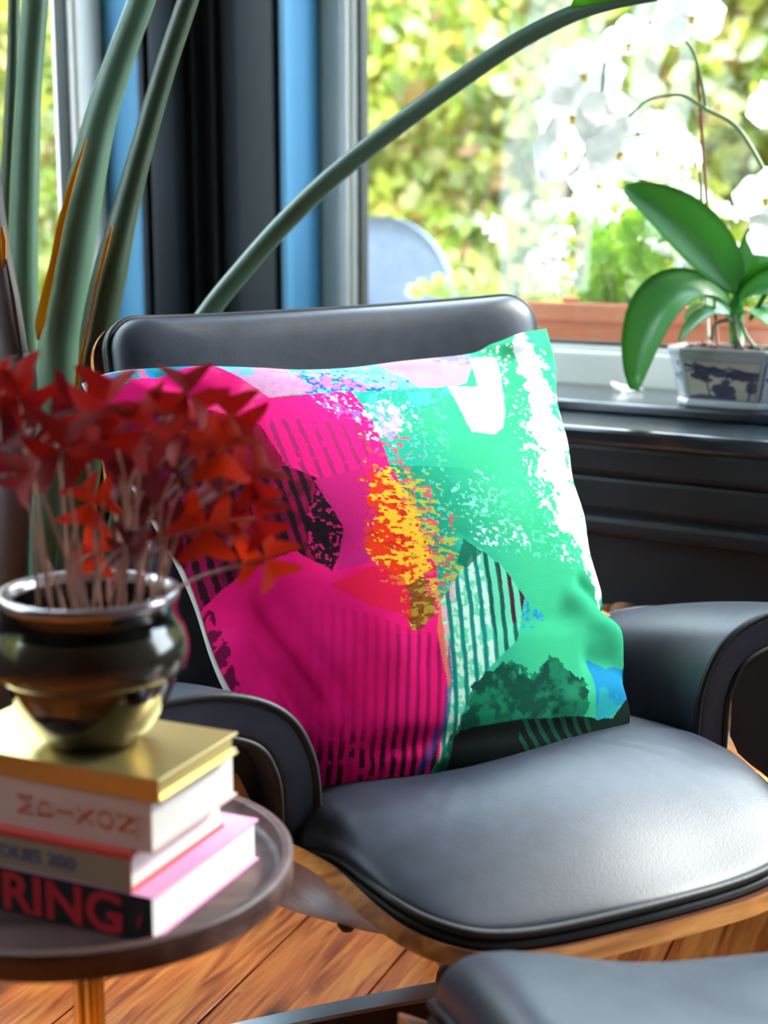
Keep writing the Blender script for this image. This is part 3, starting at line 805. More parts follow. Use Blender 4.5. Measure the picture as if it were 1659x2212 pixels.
    put(poly([(640, 905), (742, 898), (765, 975), (700, 970)]) * (n(8, 22, 2) > .58), '8a6ac0', .85)
    put(poly([(640, 905), (742, 898), (765, 975), (700, 970)]) * (n(6, 23, 2) > .70), 'f2e8f0')
    lw = np.exp(-((x - 805) / 52) ** 2 - ((y - 975) / 52) ** 2)
    put((n(12, 24, 3) + .42 * lw > .80) & (x > 738) & (lw > .12), 'efeaf6')
    put((n(12, 25, 3) + .30 * lw > .78) & (x > 738) & (lw > .12), 'a79ed2', .8)
    # purple-pink block
    put(poly([(645, 1112), (752, 1084), (766, 1150), (778, 1290), (690, 1305), (706, 1215)]), 'c82078', .9)
    # orange and yellow spray
    ol_ = spray([(752, 1084), (806, 1078), (835, 1140), (880, 1240), (892, 1300), (890, 1390), (852, 1440), (830, 1350), (735, 1270), (760, 1200)], 60)
    g = np.clip((x - 752 - (y - 1085) * .26) / 95, 0, 1); hs = fbm(x / 1.8, y, 7, 2, 26)
    put(ol_, 'ec3a18'); put(ol_ * ((hs + .55 * g - .28 * (g > .85)) > .60), 'f6c030'); put(ol_ * ((fbm(x / 1.8, y, 9, 2, 53) + .12 * g) > .74), 'd42a1c')
    gsp = np.clip(1 - np.abs(x - d - 18) / 75, 0, 1)
    put((fbm(x / 1.6, y, 8, 2, 29) + .30 * gsp > .80) & (y > 1085) & (y < 1400) & (gsp > .05), 'c0b83a', .8)
    put((fbm(x / 1.6, y, 7, 2, 28) + .20 * gsp > .82) & (y > 1000) & (y < 1370) & (gsp > .05), 'e04a62', .9)
    dk = spray([(830, 1340), (880, 1325), (895, 1390), (880, 1420), (853, 1442)], 30)
    put(dk, '7a3a1c', .9); put(dk * (fbm(x / 1.5, y, 8, 2, 30) > .52), 'a89232')
    put(poly([(676, 1335), (760, 1300), (832, 1320), (850, 1405), (760, 1380)], 1) * .9, 'e81c30', .8)
    # lower pink stripes, turning to dark dots at the bottom
    lp = pink * inpoly(x, y, [(560, 1330), (850, 1430), (935, 1440), (935, 1750), (560, 1750), (420, 1450)])
    put(lp * stripes(22, .06, .42, wob=.2) * sstep(560, 860, x), 'cc1062', .8)
    put(lp * stripes(22, .06, .34, wob=.2) * (x > 800) * (y > 1440), 'a01458', .8)
    bt = pink * sstep(1590, 1660, y + (n(30, 31) - .5) * 60) * (stripes(22, .06, .5) > .4) * ((n(14, 32, 2) > .40) | (x > 850))
    put(bt, '25141f', .9)
    put(pink * poly([(420, 1320), (450, 1330), (500, 1480), (600, 1600), (450, 1500)], 1.5) * (n(14, 41) > .45), '3a0d20', .85)
    # striped diamond
    di = poly([(905, 1372), (985, 1252), (1040, 1290), (1092, 1350), (1075, 1440), (1012, 1502), (962, 1592), (1000, 1660), (930, 1700), (932, 1560)])
    left = x < 985 + (y - 1250) * .22
    put(di, '62cfa6'); put(di * left * sstep(.38, .56, n(12, 33, 3)), 'd0f0de', .85)
    put(di * left * (x < 935) * (n(14, 34) > .45), 'e8a0a8', .8)
    st = stripes(23.5, .14, .42, phase=4)
    put(di * left * st, '0f7f78'); put(di * (~left) * st, '14564c')
    put(di * (~left) * st * (x > 1030 + (y - 1290) * .18) * (y < 1405), '4a1c30')
    put(poly([(928, 1440), (938, 1520), (940, 1600), (905, 1680), (880, 1690), (925, 1600)], .6) * .9, '20408a', .8)
    put(poly([(903, 1372), (918, 1440), (936, 1530), (932, 1540), (900, 1430)], .3), 'f0785a', .8)
    put(poly([(955, 1238), (996, 1262), (962, 1300), (940, 1290)]), '0f6a50', .9)
    put((n(9, 35, 2) > .58) & inpoly(x, y, [(1090, 1355), (1135, 1380), (1130, 1410), (1080, 1415)]), '1f8fd0')
    put(((n(7, 36, 2)) > .63) & inpoly(x, y, [(960, 1225), (1080, 1190), (1110, 1240), (1000, 1250)]), 'dff8f0', .85)
    # dark green mass and the black foot of the print
    e = (n(46, 37) - .5) * 120
    gm = (y + e > np.interp(x, [950, 1010, 1060, 1120, 1180, 1230, 1260], [1600, 1500, 1480, 1505, 1475, 1520, 1570])) & (x > 955 + (1600 - y) * .35) & (x < 1262)
    put(gm, '126b4c', .9); put(gm * sstep(.42, .62, n(30, 38)) , '0b3f33', .9)
    bk = (y > np.interp(x, [940, 970, 1110, 1250, 1266, 1310, 1352, 1370], [1640, 1612, 1586, 1572, 1572, 1566, 1508, 1500])) & (x > 960 - (y - 1600) * .1)
    put(bk, '0d0a0e', .97); put(bk * (stripes(30, .9, .40) > .5) * (x > 1100) * (x < 1262) * (y < 1640), '0e4a3c', .8)
    put(poly([(1243, 1452), (1290, 1462), (1350, 1440), (1352, 1512), (1308, 1566), (1266, 1572)], 1.2), '1d86bd', .92)
    put(poly([(1243, 1452), (1290, 1462), (1350, 1440), (1352, 1512), (1308, 1566), (1266, 1572)], 1.2) * (n(40, 39) > .55), '2fb09a', .6)
    # white brushed areas on the right and the white block
    put(poly([(1003, 795), (1062, 792), (1065, 935), (1058, 972), (1038, 992), (986, 991), (944, 882), (1010, 876)]), 'f4f6f6')
    cx = np.interp(y, [740, 850, 960, 1060, 1150, 1240, 1320], [1115, 1145, 1170, 1195, 1220, 1262, 1290])
    hw = np.interp(y, [740, 800, 900, 980, 1100, 1180, 1260, 1320], [20, 38, 45, 75, 75, 60, 26, 12])
    wv = 1 - np.abs(x - cx) / hw
    put(((n(16, 42, 4) * .9 + .48 * np.clip(wv, -.6, 1)) > .60) & (y < 1325 + 30 * n(20, 44)), 'f6f8f7')
    put(((n(7, 43, 2) > .70) & (np.abs(x - cx + 20) < 75) & (y < 1270) & (y > 760)), 'f0f6f4', .9)
    return C
tint = paint_pillow(X_, Y_)
M_print = attr_mat('printed_cotton', rough=0.9, weave=0.35, spec=0.05)
M_cotton = mat('off_white_cotton', hx('c9c2bb'), rough=0.9, noise=(hx('bdb5ad'), 30, 0.6), bump=0.2, bscale=500)
uvg = np.stack([A_, T_], -1)
big_grid('front_cover', PF, M_print, pil, flip=False, tint=tint, uv=uvg)
st_ = 5
PBs = PB[::st_, ::st_] if (NP - 1) % st_ == 0 else PB[np.r_[0:NP:st_, NP - 1]][:, np.r_[0:NP:st_, NP - 1]]
big_grid('back_cover', PBs, M_cotton, pil, flip=True)
edge = [PL[i, 0] for i in range(NP // 3, 0, -6)] + [PL[0, j] for j in range(0, int(NP * .8), 6)]
tube('seam', edge, 0.0020, M_cotton, pil, n=6)

# ================================================================== SIDE TABLE
TC = np.array([-0.2406, 1.11, 0.0]); TZ = 0.422
tab = empty('side_table', TC, 0, 'small round side table with dark wooden tray top on a brass post', 'table')
lathe('tray_top', [(0.001, TZ), (0.150, TZ), (0.1560, TZ + .0003), (0.1580, TZ + .002), (0.1588, TZ + .012), (0.1592, TZ + .0134), (0.1602, TZ + .014), (0.1665, TZ + .014), (0.1676, TZ + .0134), (0.168, TZ + .012), (0.168, TZ - .005), (0.1672, TZ - .0068), (0.165, TZ - .0085), (0.150, TZ - .010), (0.001, TZ - .010)], M_tray, tab, 96)
post = empty('post', (0, 0, 0), parent=tab)
bpy.data.objects.remove(post)
pv, pf = [], []
for k in range(4):
    a = math.radians(25 + 90 * k)
    v, f = tube_geo([(0.0065 * math.cos(a), 0.0065 * math.sin(a), z) for z in (0.012, 0.2, TZ - 0.012)], 0.0062, 14)
    pf += [tuple(i + len(pv) for i in q) for q in f]; pv += v
mobj('post', pv, pf, M_brass, tab)
lathe('collar', [(0.001, TZ - .024), (0.030, TZ - .024), (0.032, TZ - .012), (0.032, TZ - .009), (0.001, TZ - .009)], M_brass, tab, 40)
lathe('foot_plate', [(0.001, 0), (0.118, 0), (0.120, 0.004), (0.118, 0.009), (0.030, 0.013), (0.001, 0.013)], M_tray, tab, 64)

# ================================================================== BOOKS
BA = math.radians(-24)
M_spine_pink = mat('pale_pink_cloth', hx('d9b9ae'), rough=0.7, noise=(hx('d0aea3'), 40, 0.6), bump=0.1, bscale=400)
M_ink_orange = mat('orange_ink', hx('cf4a26'), rough=0.6, noise=(hx('c6431f'), 30, 0.5))
M_coral = mat('coral_paper', hx('d8473c'), rough=0.55, noise=(hx('cf3f36'), 20, 0.5))
M_kraft = mat('beige_paper', hx('a68a70'), rough=0.7, noise=(hx('9c8068'), 40, 0.6))
M_ink_blue = mat('blue_ink', hx('4c5a86'), rough=0.6, noise=(hx('44527e'), 30, 0.5))
M_pinkboard = mat('pink_board', hx('e59ac4'), rough=0.45, noise=(hx('de8fbc'), 20, 0.5))
M_blackpaper = mat('black_spine_paper', hx('120f12'), rough=0.45, noise=(hx('191518'), 30, 0.5))
M_ink_red = mat('red_ink', hx('d01f2c'), rough=0.5, noise=(hx('c41a28'), 30, 0.5))
M_silvercoat = mat('pale_cover_paper', hx('c9c6cf'), rough=0.3, noise=(hx('bebbc6'), 12, 0.5))

def text_mesh(name, body, size_x, size_y, material, parent, origin, xdir, ydir, bold=0.0, depth=0.0004):
    """lettering: characters of the built-in font scaled to the printed width and height"""
    cu = bpy.data.curves.new(name, 'FONT'); cu.body = body; cu.size = 1.0; cu.offset = bold; cu.extrude = 0.0
    tmp = bpy.data.objects.new(name, cu); COL.objects.link(tmp)
    dg = bpy.context.evaluated_depsgraph_get(); dg.update()
    me = bpy.data.meshes.new_from_object(tmp.evaluated_get(dg))
    bpy.data.objects.remove(tmp)
    n = len(me.vertices); co = np.zeros(n * 3, np.float32); me.vertices.foreach_get('co', co); co = co.reshape(-1, 3)
    lo, hi = co.min(0), co.max(0)
    x = (co[:, 0] - lo[0]) / (hi[0] - lo[0]) * size_x; y = (co[:, 1] - lo[1]) / (hi[1] - lo[1]) * size_y
    P = np.asarray(origin) + x[:, None] * np.asarray(xdir) + y[:, None] * np.asarray(ydir)
    me.vertices.foreach_set('co', np.ascontiguousarray(P.ravel(), dtype=np.float32)); me.materials.clear(); me.materials.append(material); me.update()
    o = link(bpy.data.objects.new(name, me), parent)
    return o
def stroke_mesh(name, segs, material, parent, m2):
    """printed letters made of straight strokes: segs = (x0,y0,x1,y1,width); m2 maps 2-D to the spine"""
    V = []; F = []
    for x0, y0, x1, y1, wd in segs:
        d = np.array([x1 - x0, y1 - y0]); d = d / (np.linalg.norm(d) + 1e-9); p = np.array([-d[1], d[0]]) * wd / 2
        b = len(V)
        for q in (np.array([x0, y0]) + p, np.array([x0, y0]) - p, np.array([x1, y1]) - p, np.array([x1, y1]) + p): V.append(m2(q))
        F.append((b, b + 1, b + 2, b + 3))
    return mobj(name, V, F, material, parent, smooth=False)
def book(name, label, corner, L, Wd, z0, z1, m_board, m_spine, lip=0.0025, bt=0.0022, m_pages=None, round_spine=0.0, m_bottom=None):
    root = empty(name, (corner[0], corner[1], z0), BA, label, 'book')
    h = z1 - z0; m_pages = m_pages or M_pages
    boxes('back_cover', [((-L, 0.0, 0), (0, Wd, bt))], m_bottom or m_board, root, 0.0005)
    boxes('front_cover', [((-L, 0.0, h - bt), (0, Wd, h))], m_board, root, 0.0005)
    boxes('pages', [((-L + lip, 0.0012, bt), (-lip, Wd - lip, h - bt))], m_pages, root)
    sp = boxes('spine', [((-L, -0.0006, 0.0002), (0, 0.0014, h - 0.0002))], m_spine, root, 0.0005)
    return root
Z4 = [TZ, TZ + .0355, TZ + .0655, TZ + .105, TZ + .1225]
c1 = at_z(330, 2040, Z4[0]); b1 = book('black_spined_book', 'thick book with big red capitals on its black spine, lowest of the stack', c1, 0.222, 0.158, Z4[0], Z4[1], M_pinkboard, M_blackpaper)
text_mesh('spine_lettering', 'RING', 0.106, 0.0315, M_ink_red, b1, (-0.131, -0.0010, 0.0020), (1, 0, 0), (0, 0, 1), bold=0.028)
stroke_mesh('spine_mark', [(-.0118, .014, -.0085, .0185, .0018), (-.0115, .019, -.0095, .0175, .0015), (-.012, .0105, -.010, .0135, .0016), (-.0095, .020, -.008, .0225, .0012)], M_ink_red, b1, lambda q: (q[0], -0.0010, q[1]))
c2 = at_z(285, 1930, Z4[1]); b2 = book('beige_spined_book', 'slim coral book with blue lettering on its beige spine', c2, 0.200, 0.132, Z4[1], Z4[2], M_coral, M_kraft)
text_mesh('spine_lettering', 'OUIS 200', 0.070, 0.0105, M_ink_blue, b2, (-0.1175, -0.0010, 0.0085), (1, 0, 0), (0, 0, 1), bold=0.012)
boxes('red_band', [((-0.2, -0.0010, 0.0255), (0.0005, 0.0016, 0.0298))], M_coral, b2)
c3 = at_z(330, 1845, Z4[2]); b3 = book('pale_pink_book', 'thick pale pink book with orange serif letters along its spine', c3, 0.205, 0.122, Z4[2], Z4[3], M_spine_pink, M_spine_pink)
th, tk = 0.0011, 0.0020
LET = {
 'M': [(0, 0, 0, 1, th), (0, 1, .5, .12, tk), (.5, .12, 1, 1, th), (1, 0, 1, 1, tk), (-.14, 0, .14, 0, th), (.84, 0, 1.16, 0, th), (-.14, 1, .06, 1, th), (.94, 1, 1.14, 1, th)],
 'D': [(.08, 0, .08, 1, tk)] + [(.08 + .8 * math.sin(math.pi * k / 12), .5 - .5 * math.cos(math.pi * k / 12), .08 + .8 * math.sin(math.pi * (k + 1) / 12), .5 - .5 * math.cos(math.pi * (k + 1) / 12), tk if 3 < k < 8 else th) for k in range(12)] + [(-.08, 0, .2, 0, th), (-.08, 1, .2, 1, th)],
 'I': [(.5, 0, .5, 1, tk), (.3, 0, .7, 0, th), (.3, 1, .7, 1, th)],
 'X': [(.05, 1, .92, 0, tk), (.08, 0, .9, 1, th), (-.08, 1, .22, 1, th), (.74, 1, 1.04, 1, th), (-.08, 0, .24, 0, th), (.74, 0, 1.08, 0, th)],
 'O': [(.5 + .48 * math.cos(2 * math.pi * k / 20), .5 + .5 * math.sin(2 * math.pi * k / 20), .5 + .48 * math.cos(2 * math.pi * (k + 1) / 20), .5 + .5 * math.sin(2 * math.pi * (k + 1) / 20), tk if abs(math.cos(2 * math.pi * (k + .5) / 20)) > .7 else th) for k in range(20)],
 'N': [(.08, 0, .08, 1, th), (.08, 1, .92, 0, tk), (.92, 0, .92, 1, th), (-.08, 0, .24, 0, th), (-.08, 1, .18, 1, th), (.76, 1, 1.08, 1, th)],
}
for k, ch in enumerate('MDIXON'):
    x0 = -0.1165 + k * 0.0178; sz = 0.0125
    # each letter lies on its side: its top points along -x, its right side points up
    stroke_mesh('spine_letter', [(a_ * sz, b_ * sz, c_ * sz, d_ * sz, w_) for a_, b_, c_, d_, w_ in LET[ch]], M_ink_orange, b3,
                lambda q, x0=x0, sz=sz: (x0 + sz - q[1], -0.0010, 0.0135 + q[0]))
stroke_mesh('spine_rule', [(-.0115, .009, -.0115, .030, .0008)], M_ink_orange, b3, lambda q: (q[0], -0.0010, q[1]))
c4 = at_z(345, 1737, Z4[3]); b4 = book('gold_book', 'thin book with shiny gold cover and gilt edges under the oxalis pot', c4, 0.200, 0.112, Z4[3], Z4[4], M_gold, M_gold, m_pages=M_gold, lip=0.0035)

# ================================================================== OXALIS IN ITS POT
pc = at_z(203, 1597, Z4[4])
PZ = Z4[4]; RZ = PZ + 0.118
ox = empty('potted_oxalis', (pc[0], pc[1], PZ), 0, 'red-leaved oxalis in a glossy dark round pot on the stack of books', 'potted plant')
RH = 0.118
bowl = lathe('pot', [(0.001, 0.0), (0.030, 0.0), (0.036, 0.003), (0.0475, 0.014), (0.0575, 0.032), (0.0630, 0.046), (0.0645, 0.054), (0.0655, 0.058)], M_glaze, ox, 80)
lathe('glaze_band', [(0.0650, 0.0555), (0.0690, 0.0560), (0.0715, 0.0590), (0.0738, 0.066), (0.0738, 0.076), (0.0715, 0.085), (0.0680, 0.092)], M_glaze_band, bowl, 80)
lathe('neck', [(0.0685, 0.0905), (0.0655, 0.097), (0.0655, 0.104), (0.0668, RH - .008)], M_glaze, bowl, 80)
lathe('rim', [(0.0660, RH - .0085), (0.0680, RH - .005), (0.0676, RH - .001), (0.0660, RH), (0.0600, RH - .0005), (0.0575, RH - .003), (0.0570, RH - .008)], M_glaze_rim, bowl, 80)
lathe('pot_lining', [(0.0573, RH - .007), (0.0575, RH - .03), (0.055, RH - .05)], M_glaze, bowl, 64)
lathe('soil', [(0.0565, RH - .036), (0.03, RH - .033), (0.001, RH - .031)], M_soil, ox, 48)
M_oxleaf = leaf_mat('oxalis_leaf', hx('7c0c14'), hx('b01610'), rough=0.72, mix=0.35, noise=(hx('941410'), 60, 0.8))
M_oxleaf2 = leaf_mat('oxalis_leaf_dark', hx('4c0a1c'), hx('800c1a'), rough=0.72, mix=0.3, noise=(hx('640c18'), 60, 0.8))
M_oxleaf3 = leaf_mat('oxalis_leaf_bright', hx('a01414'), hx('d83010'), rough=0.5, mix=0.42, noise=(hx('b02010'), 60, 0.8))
M_oxstem = mat('oxalis_stem', hx('cfa48e'), rough=0.4, noise=(hx('b4796c'), 50, 0.8))
def leaflet_geo(org, d, up, L, fold, droop):
    d = d / np.linalg.norm(d); side = np.cross(d, up); side /= np.linalg.norm(side); up = np.cross(side, d)
    V = []; nt_, ns_ = 7, 9
    for i in range(nt_):
        t = i / (nt_ - 1)
        for j in range(ns_):
            s = -1 + 2 * j / (ns_ - 1)
            hw = 0.84 * (t ** 0.85)
            y = t * (1 - 0.30 * (1 - abs(s)) ** 1.3 * t - 0.12 * (abs(s) ** 4) * t)
            V.append(org + d * y * L + side * s * hw * L + up * (abs(s) * t * fold * L - droop * t * t * L))
    return V, grid_faces(nt_, ns_)
# (pixel of the leaf's middle, depth offset in m, roll, leaflet length, shade)
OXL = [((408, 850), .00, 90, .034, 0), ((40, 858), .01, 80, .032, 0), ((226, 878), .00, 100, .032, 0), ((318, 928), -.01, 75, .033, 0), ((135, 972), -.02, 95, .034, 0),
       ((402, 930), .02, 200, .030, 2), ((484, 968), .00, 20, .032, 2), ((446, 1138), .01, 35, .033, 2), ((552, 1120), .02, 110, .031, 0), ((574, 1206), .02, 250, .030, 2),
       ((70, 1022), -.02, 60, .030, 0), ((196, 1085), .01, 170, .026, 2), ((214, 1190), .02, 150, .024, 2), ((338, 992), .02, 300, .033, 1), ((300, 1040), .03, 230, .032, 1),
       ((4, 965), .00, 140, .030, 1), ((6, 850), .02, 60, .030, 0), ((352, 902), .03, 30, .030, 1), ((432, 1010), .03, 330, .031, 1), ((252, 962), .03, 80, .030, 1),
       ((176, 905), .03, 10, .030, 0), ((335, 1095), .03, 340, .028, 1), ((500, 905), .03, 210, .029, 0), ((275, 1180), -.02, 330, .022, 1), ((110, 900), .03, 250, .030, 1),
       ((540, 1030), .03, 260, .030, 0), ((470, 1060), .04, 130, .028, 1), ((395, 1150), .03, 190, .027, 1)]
for k, (pxy, dy, roll, LL, sh) in enumerate(OXL):
    tip = at_y(pxy[0], pxy[1], pc[1] + dy)
    ang = random.uniform(0, 2 * math.pi); rr = 0.040 * math.sqrt(random.random())
    root = np.array([pc[0] + np.clip((tip[0] - pc[0]) * .38 + random.uniform(-.018, .018), -.046, .046), pc[1] + np.clip(dy * .6 + random.uniform(-.022, .022), -.035, .035), PZ + RH - .036])
    mid = root * .45 + tip * .55; mid = mid + np.array([(root[0] - tip[0]) * .22 + random.uniform(-.010, .010), random.uniform(-.01, .01), .014 + abs(tip[0] - root[0]) * .12])
    if pxy[1] > 1150 and pxy[0] > 350: mid = root * .4 + tip * .6 + np.array([-.01, -.01, -.004]); mid[2] = max(mid[2], RZ + .006)
    pts = catmull([root, root * .6 + mid * .4 + np.array([random.uniform(-.004, .004), 0, .006]), mid, tip], 6)
    loc = (pc[0], pc[1], PZ)
    stem = tube('stem', pts, list(np.linspace(.00165, .00105, len(pts))), M_oxstem, ox, n=7, loc=loc)
    tilt = np.array([random.uniform(-.35, .35), -1.0, random.uniform(.25, .9)]); tilt /= np.linalg.norm(tilt)
    e1 = np.cross(np.array([0, 1.0, 0]), tilt); e1 = np.cross(tilt, np.array([0, 0, 1.0])); e1 /= np.linalg.norm(e1); e2 = np.cross(e1, tilt) * -1
    if e2[2] < 0: e2 = -e2
    for q in range(3):
        a_ = math.radians(roll + 120 * q + random.uniform(-12, 12))
        d = e1 * math.cos(a_) + e2 * math.sin(a_) + tilt * random.uniform(-.25, .25)
        V, F = leaflet_geo(tip - np.asarray(loc), d, tilt, LL * .88 * random.uniform(.85, 1.12), random.uniform(.12, .38), random.uniform(.0, .22))
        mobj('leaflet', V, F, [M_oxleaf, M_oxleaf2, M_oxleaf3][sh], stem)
for k in range(5):          # young bare stems filling the middle of the pot
    x0, y0 = random.uniform(-.03, .03), random.uniform(-.03, .03); h = random.uniform(.045, .10)
    pts = catmull([(x0, y0, RH - .036), (x0 * 1.1 + random.uniform(-.006, .006), y0, RH - .03 + h * .4), (x0 * 1.5 + random.uniform(-.012, .012), y0 * 1.2, RH - .03 + h)], 6)
    tube('stem', pts, list(np.linspace(.0016, .0009, len(pts))), M_oxstem, ox, n=7)

# ================================================================== BIRD OF PARADISE PLANT BEHIND THE CHAIR
BP = np.array([-0.52, 2.08, 0.0])
bird = empty('tall_stalked_plant', BP, 0, 'tall houseplant with thick green stalks standing behind the lounge chair', 'plant')
M_stalk = mat('green_stalk', hx('506e58'), rough=0.4, noise=(hx('42604a'), 8, 0.8), stretch=(3, 3, .4))
M_stalk_dk = mat('dark_green_stalk', hx('34472f'), rough=0.4, noise=(hx('293a24'), 8, 0.8), stretch=(3, 3, .4))
M_stalk_old = mat('grey_stalk', hx('4d5148'), rough=0.5, noise=(hx('5b4a55'), 10, 0.8), stretch=(3, 3, .5))
M_sheath_y = leaf_mat('yellow_sheath', hx('f0c41c'), hx('ffd21e'), rough=0.5, mix=0.35, noise=(hx('ee7a14'), 9, 0.6))
M_bladeleaf = leaf_mat('bright_leaf', hx('4f9a2a'), hx('9ade22'), rough=0.4, mix=0.5, noise=(hx('66ad38'), 20, 0.6))
lathe('pot', [(0.001, 0), (0.105, 0), (0.112, 0.006), (0.135, 0.20), (0.140, 0.21), (0.140, 0.225), (0.128, 0.225), (0.124, 0.20), (0.001, 0.195)], M_glaze_band, bird, 56)
def blade(P0, P1, P2, wid, upv, m, parent, loc, name='leaf_blade', fold=.2, n=18):
    P0, P1, P2, upv = (np.asarray(a_, float) for a_ in (P0, P1, P2, upv)); V = []
    for i in range(n):
        t_ = i / (n - 1); c = (1 - t_) ** 2 * P0 + 2 * t_ * (1 - t_) * P1 + t_ * t_ * P2
        d = 2 * (1 - t_) * (P1 - P0) + 2 * t_ * (P2 - P1); d /= np.linalg.norm(d)
        s = np.cross(d, upv); s /= np.linalg.norm(s); u = np.cross(s, d)
        h = wid * (math.sin(math.pi * min(1, (t_ * .96 + .02))) ** .62)
        for q in np.linspace(-1, 1, 9): V.append(c + s * q * h + u * (abs(q) ** 1.3 * fold * h) - np.asarray(loc))
    f = grid_faces(n, 9); nn_ = len(V)
    V2 = [v - upv * .0016 for v in V]
    loop = [i * 9 for i in range(n)] + [(n - 1) * 9 + j for j in range(1, 9)] + [i * 9 + 8 for i in range(n - 2, -1, -1)] + [j for j in range(7, 0, -1)]
    F = f + [tuple(nn_ + i for i in q[::-1]) for q in f] + [(loop[k], loop[(k + 1) % len(loop)], nn_ + loop[(k + 1) % len(loop)], nn_ + loop[k]) for k in range(len(loop))]
    return mobj(name, V + V2, F, m, parent)
def stalk(name, path, Y, w, m, base=None, up=0.0, flat=1.0):
    """path in photo pixels with its distance into the room; w = stalk widths in pixels"""
    Ys = Y if isinstance(Y, (list, tuple)) else [Y] * len(path)
    P = [at_y(x, y, yy) for (x, y), yy in zip(path, Ys)]
    Wm = [ww * (yy * 0.98 + .1) / FPX / 2 for ww, yy in zip(w, Ys)]
    if up: d = (P[0] - P[1]); P.insert(0, P[0] + d / np.linalg.norm(d) * up); Wm.insert(0, Wm[0] * .9)
    if base is not None: P.append(BP + np.array(base)); Wm.append(Wm[-1] * 1.05)
    n = 8; PP = catmull(P, n); WW = np.interp(np.linspace(0, len(P) - 1, len(PP)), range(len(P)), Wm)
    if up > .2:                      # paddle-shaped leaf on top of each upright stalk
        d = P[0] - P[1]; d /= np.linalg.norm(d); e = np.array([d[0] * 1.5, -.25, .5])
        blade(P[0] - d * .02, P[0] + d * .22, P[0] + d * .30 + e * .22, .075, (-.15, -.9, .35), M_bladeleaf, bird, BP, fold=.25)
    return tube(name, PP, list(WW), m, bird, n=16, loc=BP, flat=flat)
stalk('stalk', [(30, -5), (29, 120), (26, 240), (20, 400), (14, 560), (8, 720)], 2.16, [24, 26, 32, 38, 44, 52], M_stalk_dk, (-.05, .03, .2), up=.25)
stalk('stalk', [(76, -5), (62, 200), (54, 400), (50, 560), (52, 720), (62, 900)], 2.10, [54, 52, 60, 62, 66, 74], M_stalk, (-.03, .0, .2), up=.3)
stalk('stalk', [(308, -5), (258, 130), (216, 260), (186, 400), (160, 540), (136, 700), (122, 860)], 2.06, [54, 58, 66, 76, 86, 88, 90], M_stalk, (.02, .0, .2), up=.3)
stalk('stalk', [(408, -5), (356, 150), (312, 300), (272, 450), (238, 590), (212, 720), (196, 880)], 2.0, [42, 44, 46, 54, 72, 74, 72], M_stalk_dk, (.04, -.04, .2), up=.3)
stalk('stalk', [(-4, 540), (8, 640), (24, 760), (42, 900)], 1.98, [50, 64, 70, 74], M_stalk_old, (-.04, -.05, .2), up=.1)
stalk('stalk', [(1420, -14), (1330, 2), (1235, 30), (1120, 88), (1000, 168), (870, 262), (730, 372), (620, 476), (520, 588), (440, 690), (330, 860)], [1.98, 2.0, 2.03, 2.06, 2.09, 2.12, 2.14, 2.15, 2.15, 2.14, 2.11],
      [30, 32, 36, 38, 39, 40, 42, 42, 42, 44, 50], M_stalk, (.06, .02, .2))
def strip(name, path, Y, w, m):
    P = catmull([at_y(x, y, Y) for x, y in path], 6); V = []
    ws = np.interp(np.linspace(0, len(path) - 1, len(P)), range(len(path)), w)
    for p, ww in zip(P, ws):
        h = ww * Y / FPX / 2
        for k, dx in enumerate((-1, 0, 1)): V.append(p + np.array([dx * h, .006 * abs(dx) - .0, 0]) - BP)
    n = len(P); V2 = [v + np.array([0, .0022, 0]) for v in V]
    f = grid_faces(n, 3); F = f + [tuple(i + 3 * n for i in q[::-1]) for q in f] + [(3 * i, 3 * i + 3, 3 * n + 3 * i + 3, 3 * n + 3 * i) for i in range(n - 1)] + [(3 * i + 2, 3 * n + 3 * i + 2, 3 * n + 3 * i + 5, 3 * i + 5) for i in range(n - 1)]
    return mobj(name, V + V2, F, m, bird)
strip('sheath_edge', [(184, 300), (154, 390), (130, 480), (112, 570), (96, 640), (84, 700), (80, 735)], 2.02, [3, 12, 15, 15, 20, 22, 6], M_sheath_y)
strip('sheath_edge', [(240, 488), (226, 540), (206, 620), (190, 700), (168, 800), (160, 850)], 1.965, [4, 8, 6, 5, 10, 8], M_sheath_y)
strip('sheath_edge', [(10, 560), (24, 640), (36, 720), (46, 780)], 1.955, [4, 9, 9, 6], M_stalk_old)
strip('sheath_edge', [(2, 490), (4, 520), (5, 555), (6, 580)], 1.955, [3, 12, 10, 4], M_sheath_y)
# leaf blade at the end of the arching stalk
blade(at_y(1243, 27, 2.03), at_y(1450, -28, 1.96), at_y(1800, -70, 1.84), .062, (-.1, -.35, .93), M_bladeleaf, bird, BP, fold=.95)

# ================================================================== ORCHID ON THE WINDOW BOARD
OC = wall_pt(-0.803, 2.245, ZS)
orc = empty('potted_orchid', OC, -WA, 'white orchid in a blue and white painted porcelain pot on the window board', 'potted plant')
def loc_w(p):            # world -> orchid local (axes along the wall)
    q = np.asarray(p, float) - OC; return np.array([q @ S_, q @ N_, q[2]])
M_porc = mat('white_porcelain', hx('cfcfd6'), rough=0.15, coat=0.4, noise=(hx('c6c8d4'), 8, 0.5))
M_porcpaint = attr_mat('painted_porcelain', rough=0.18, spec=0.5, coat=0.4)
M_bark = mat('bark_chip', hx('6a3f34'), rough=0.85, noise=(hx('3b2019'), 60, 0.8), bump=0.5, bscale=150)
M_orleaf = leaf_mat('orchid_leaf', hx('4a8848'), hx('86d02a'), rough=0.40, mix=0.25, noise=(hx('4c8e4a'), 30, 0.8), stretch=(1, 1, .3))
M_petal = leaf_mat('white_petal', hx('f2f2f0'), hx('fafaf6'), rough=0.6, mix=0.45, noise=(hx('ebebea'), 30, 0.5))
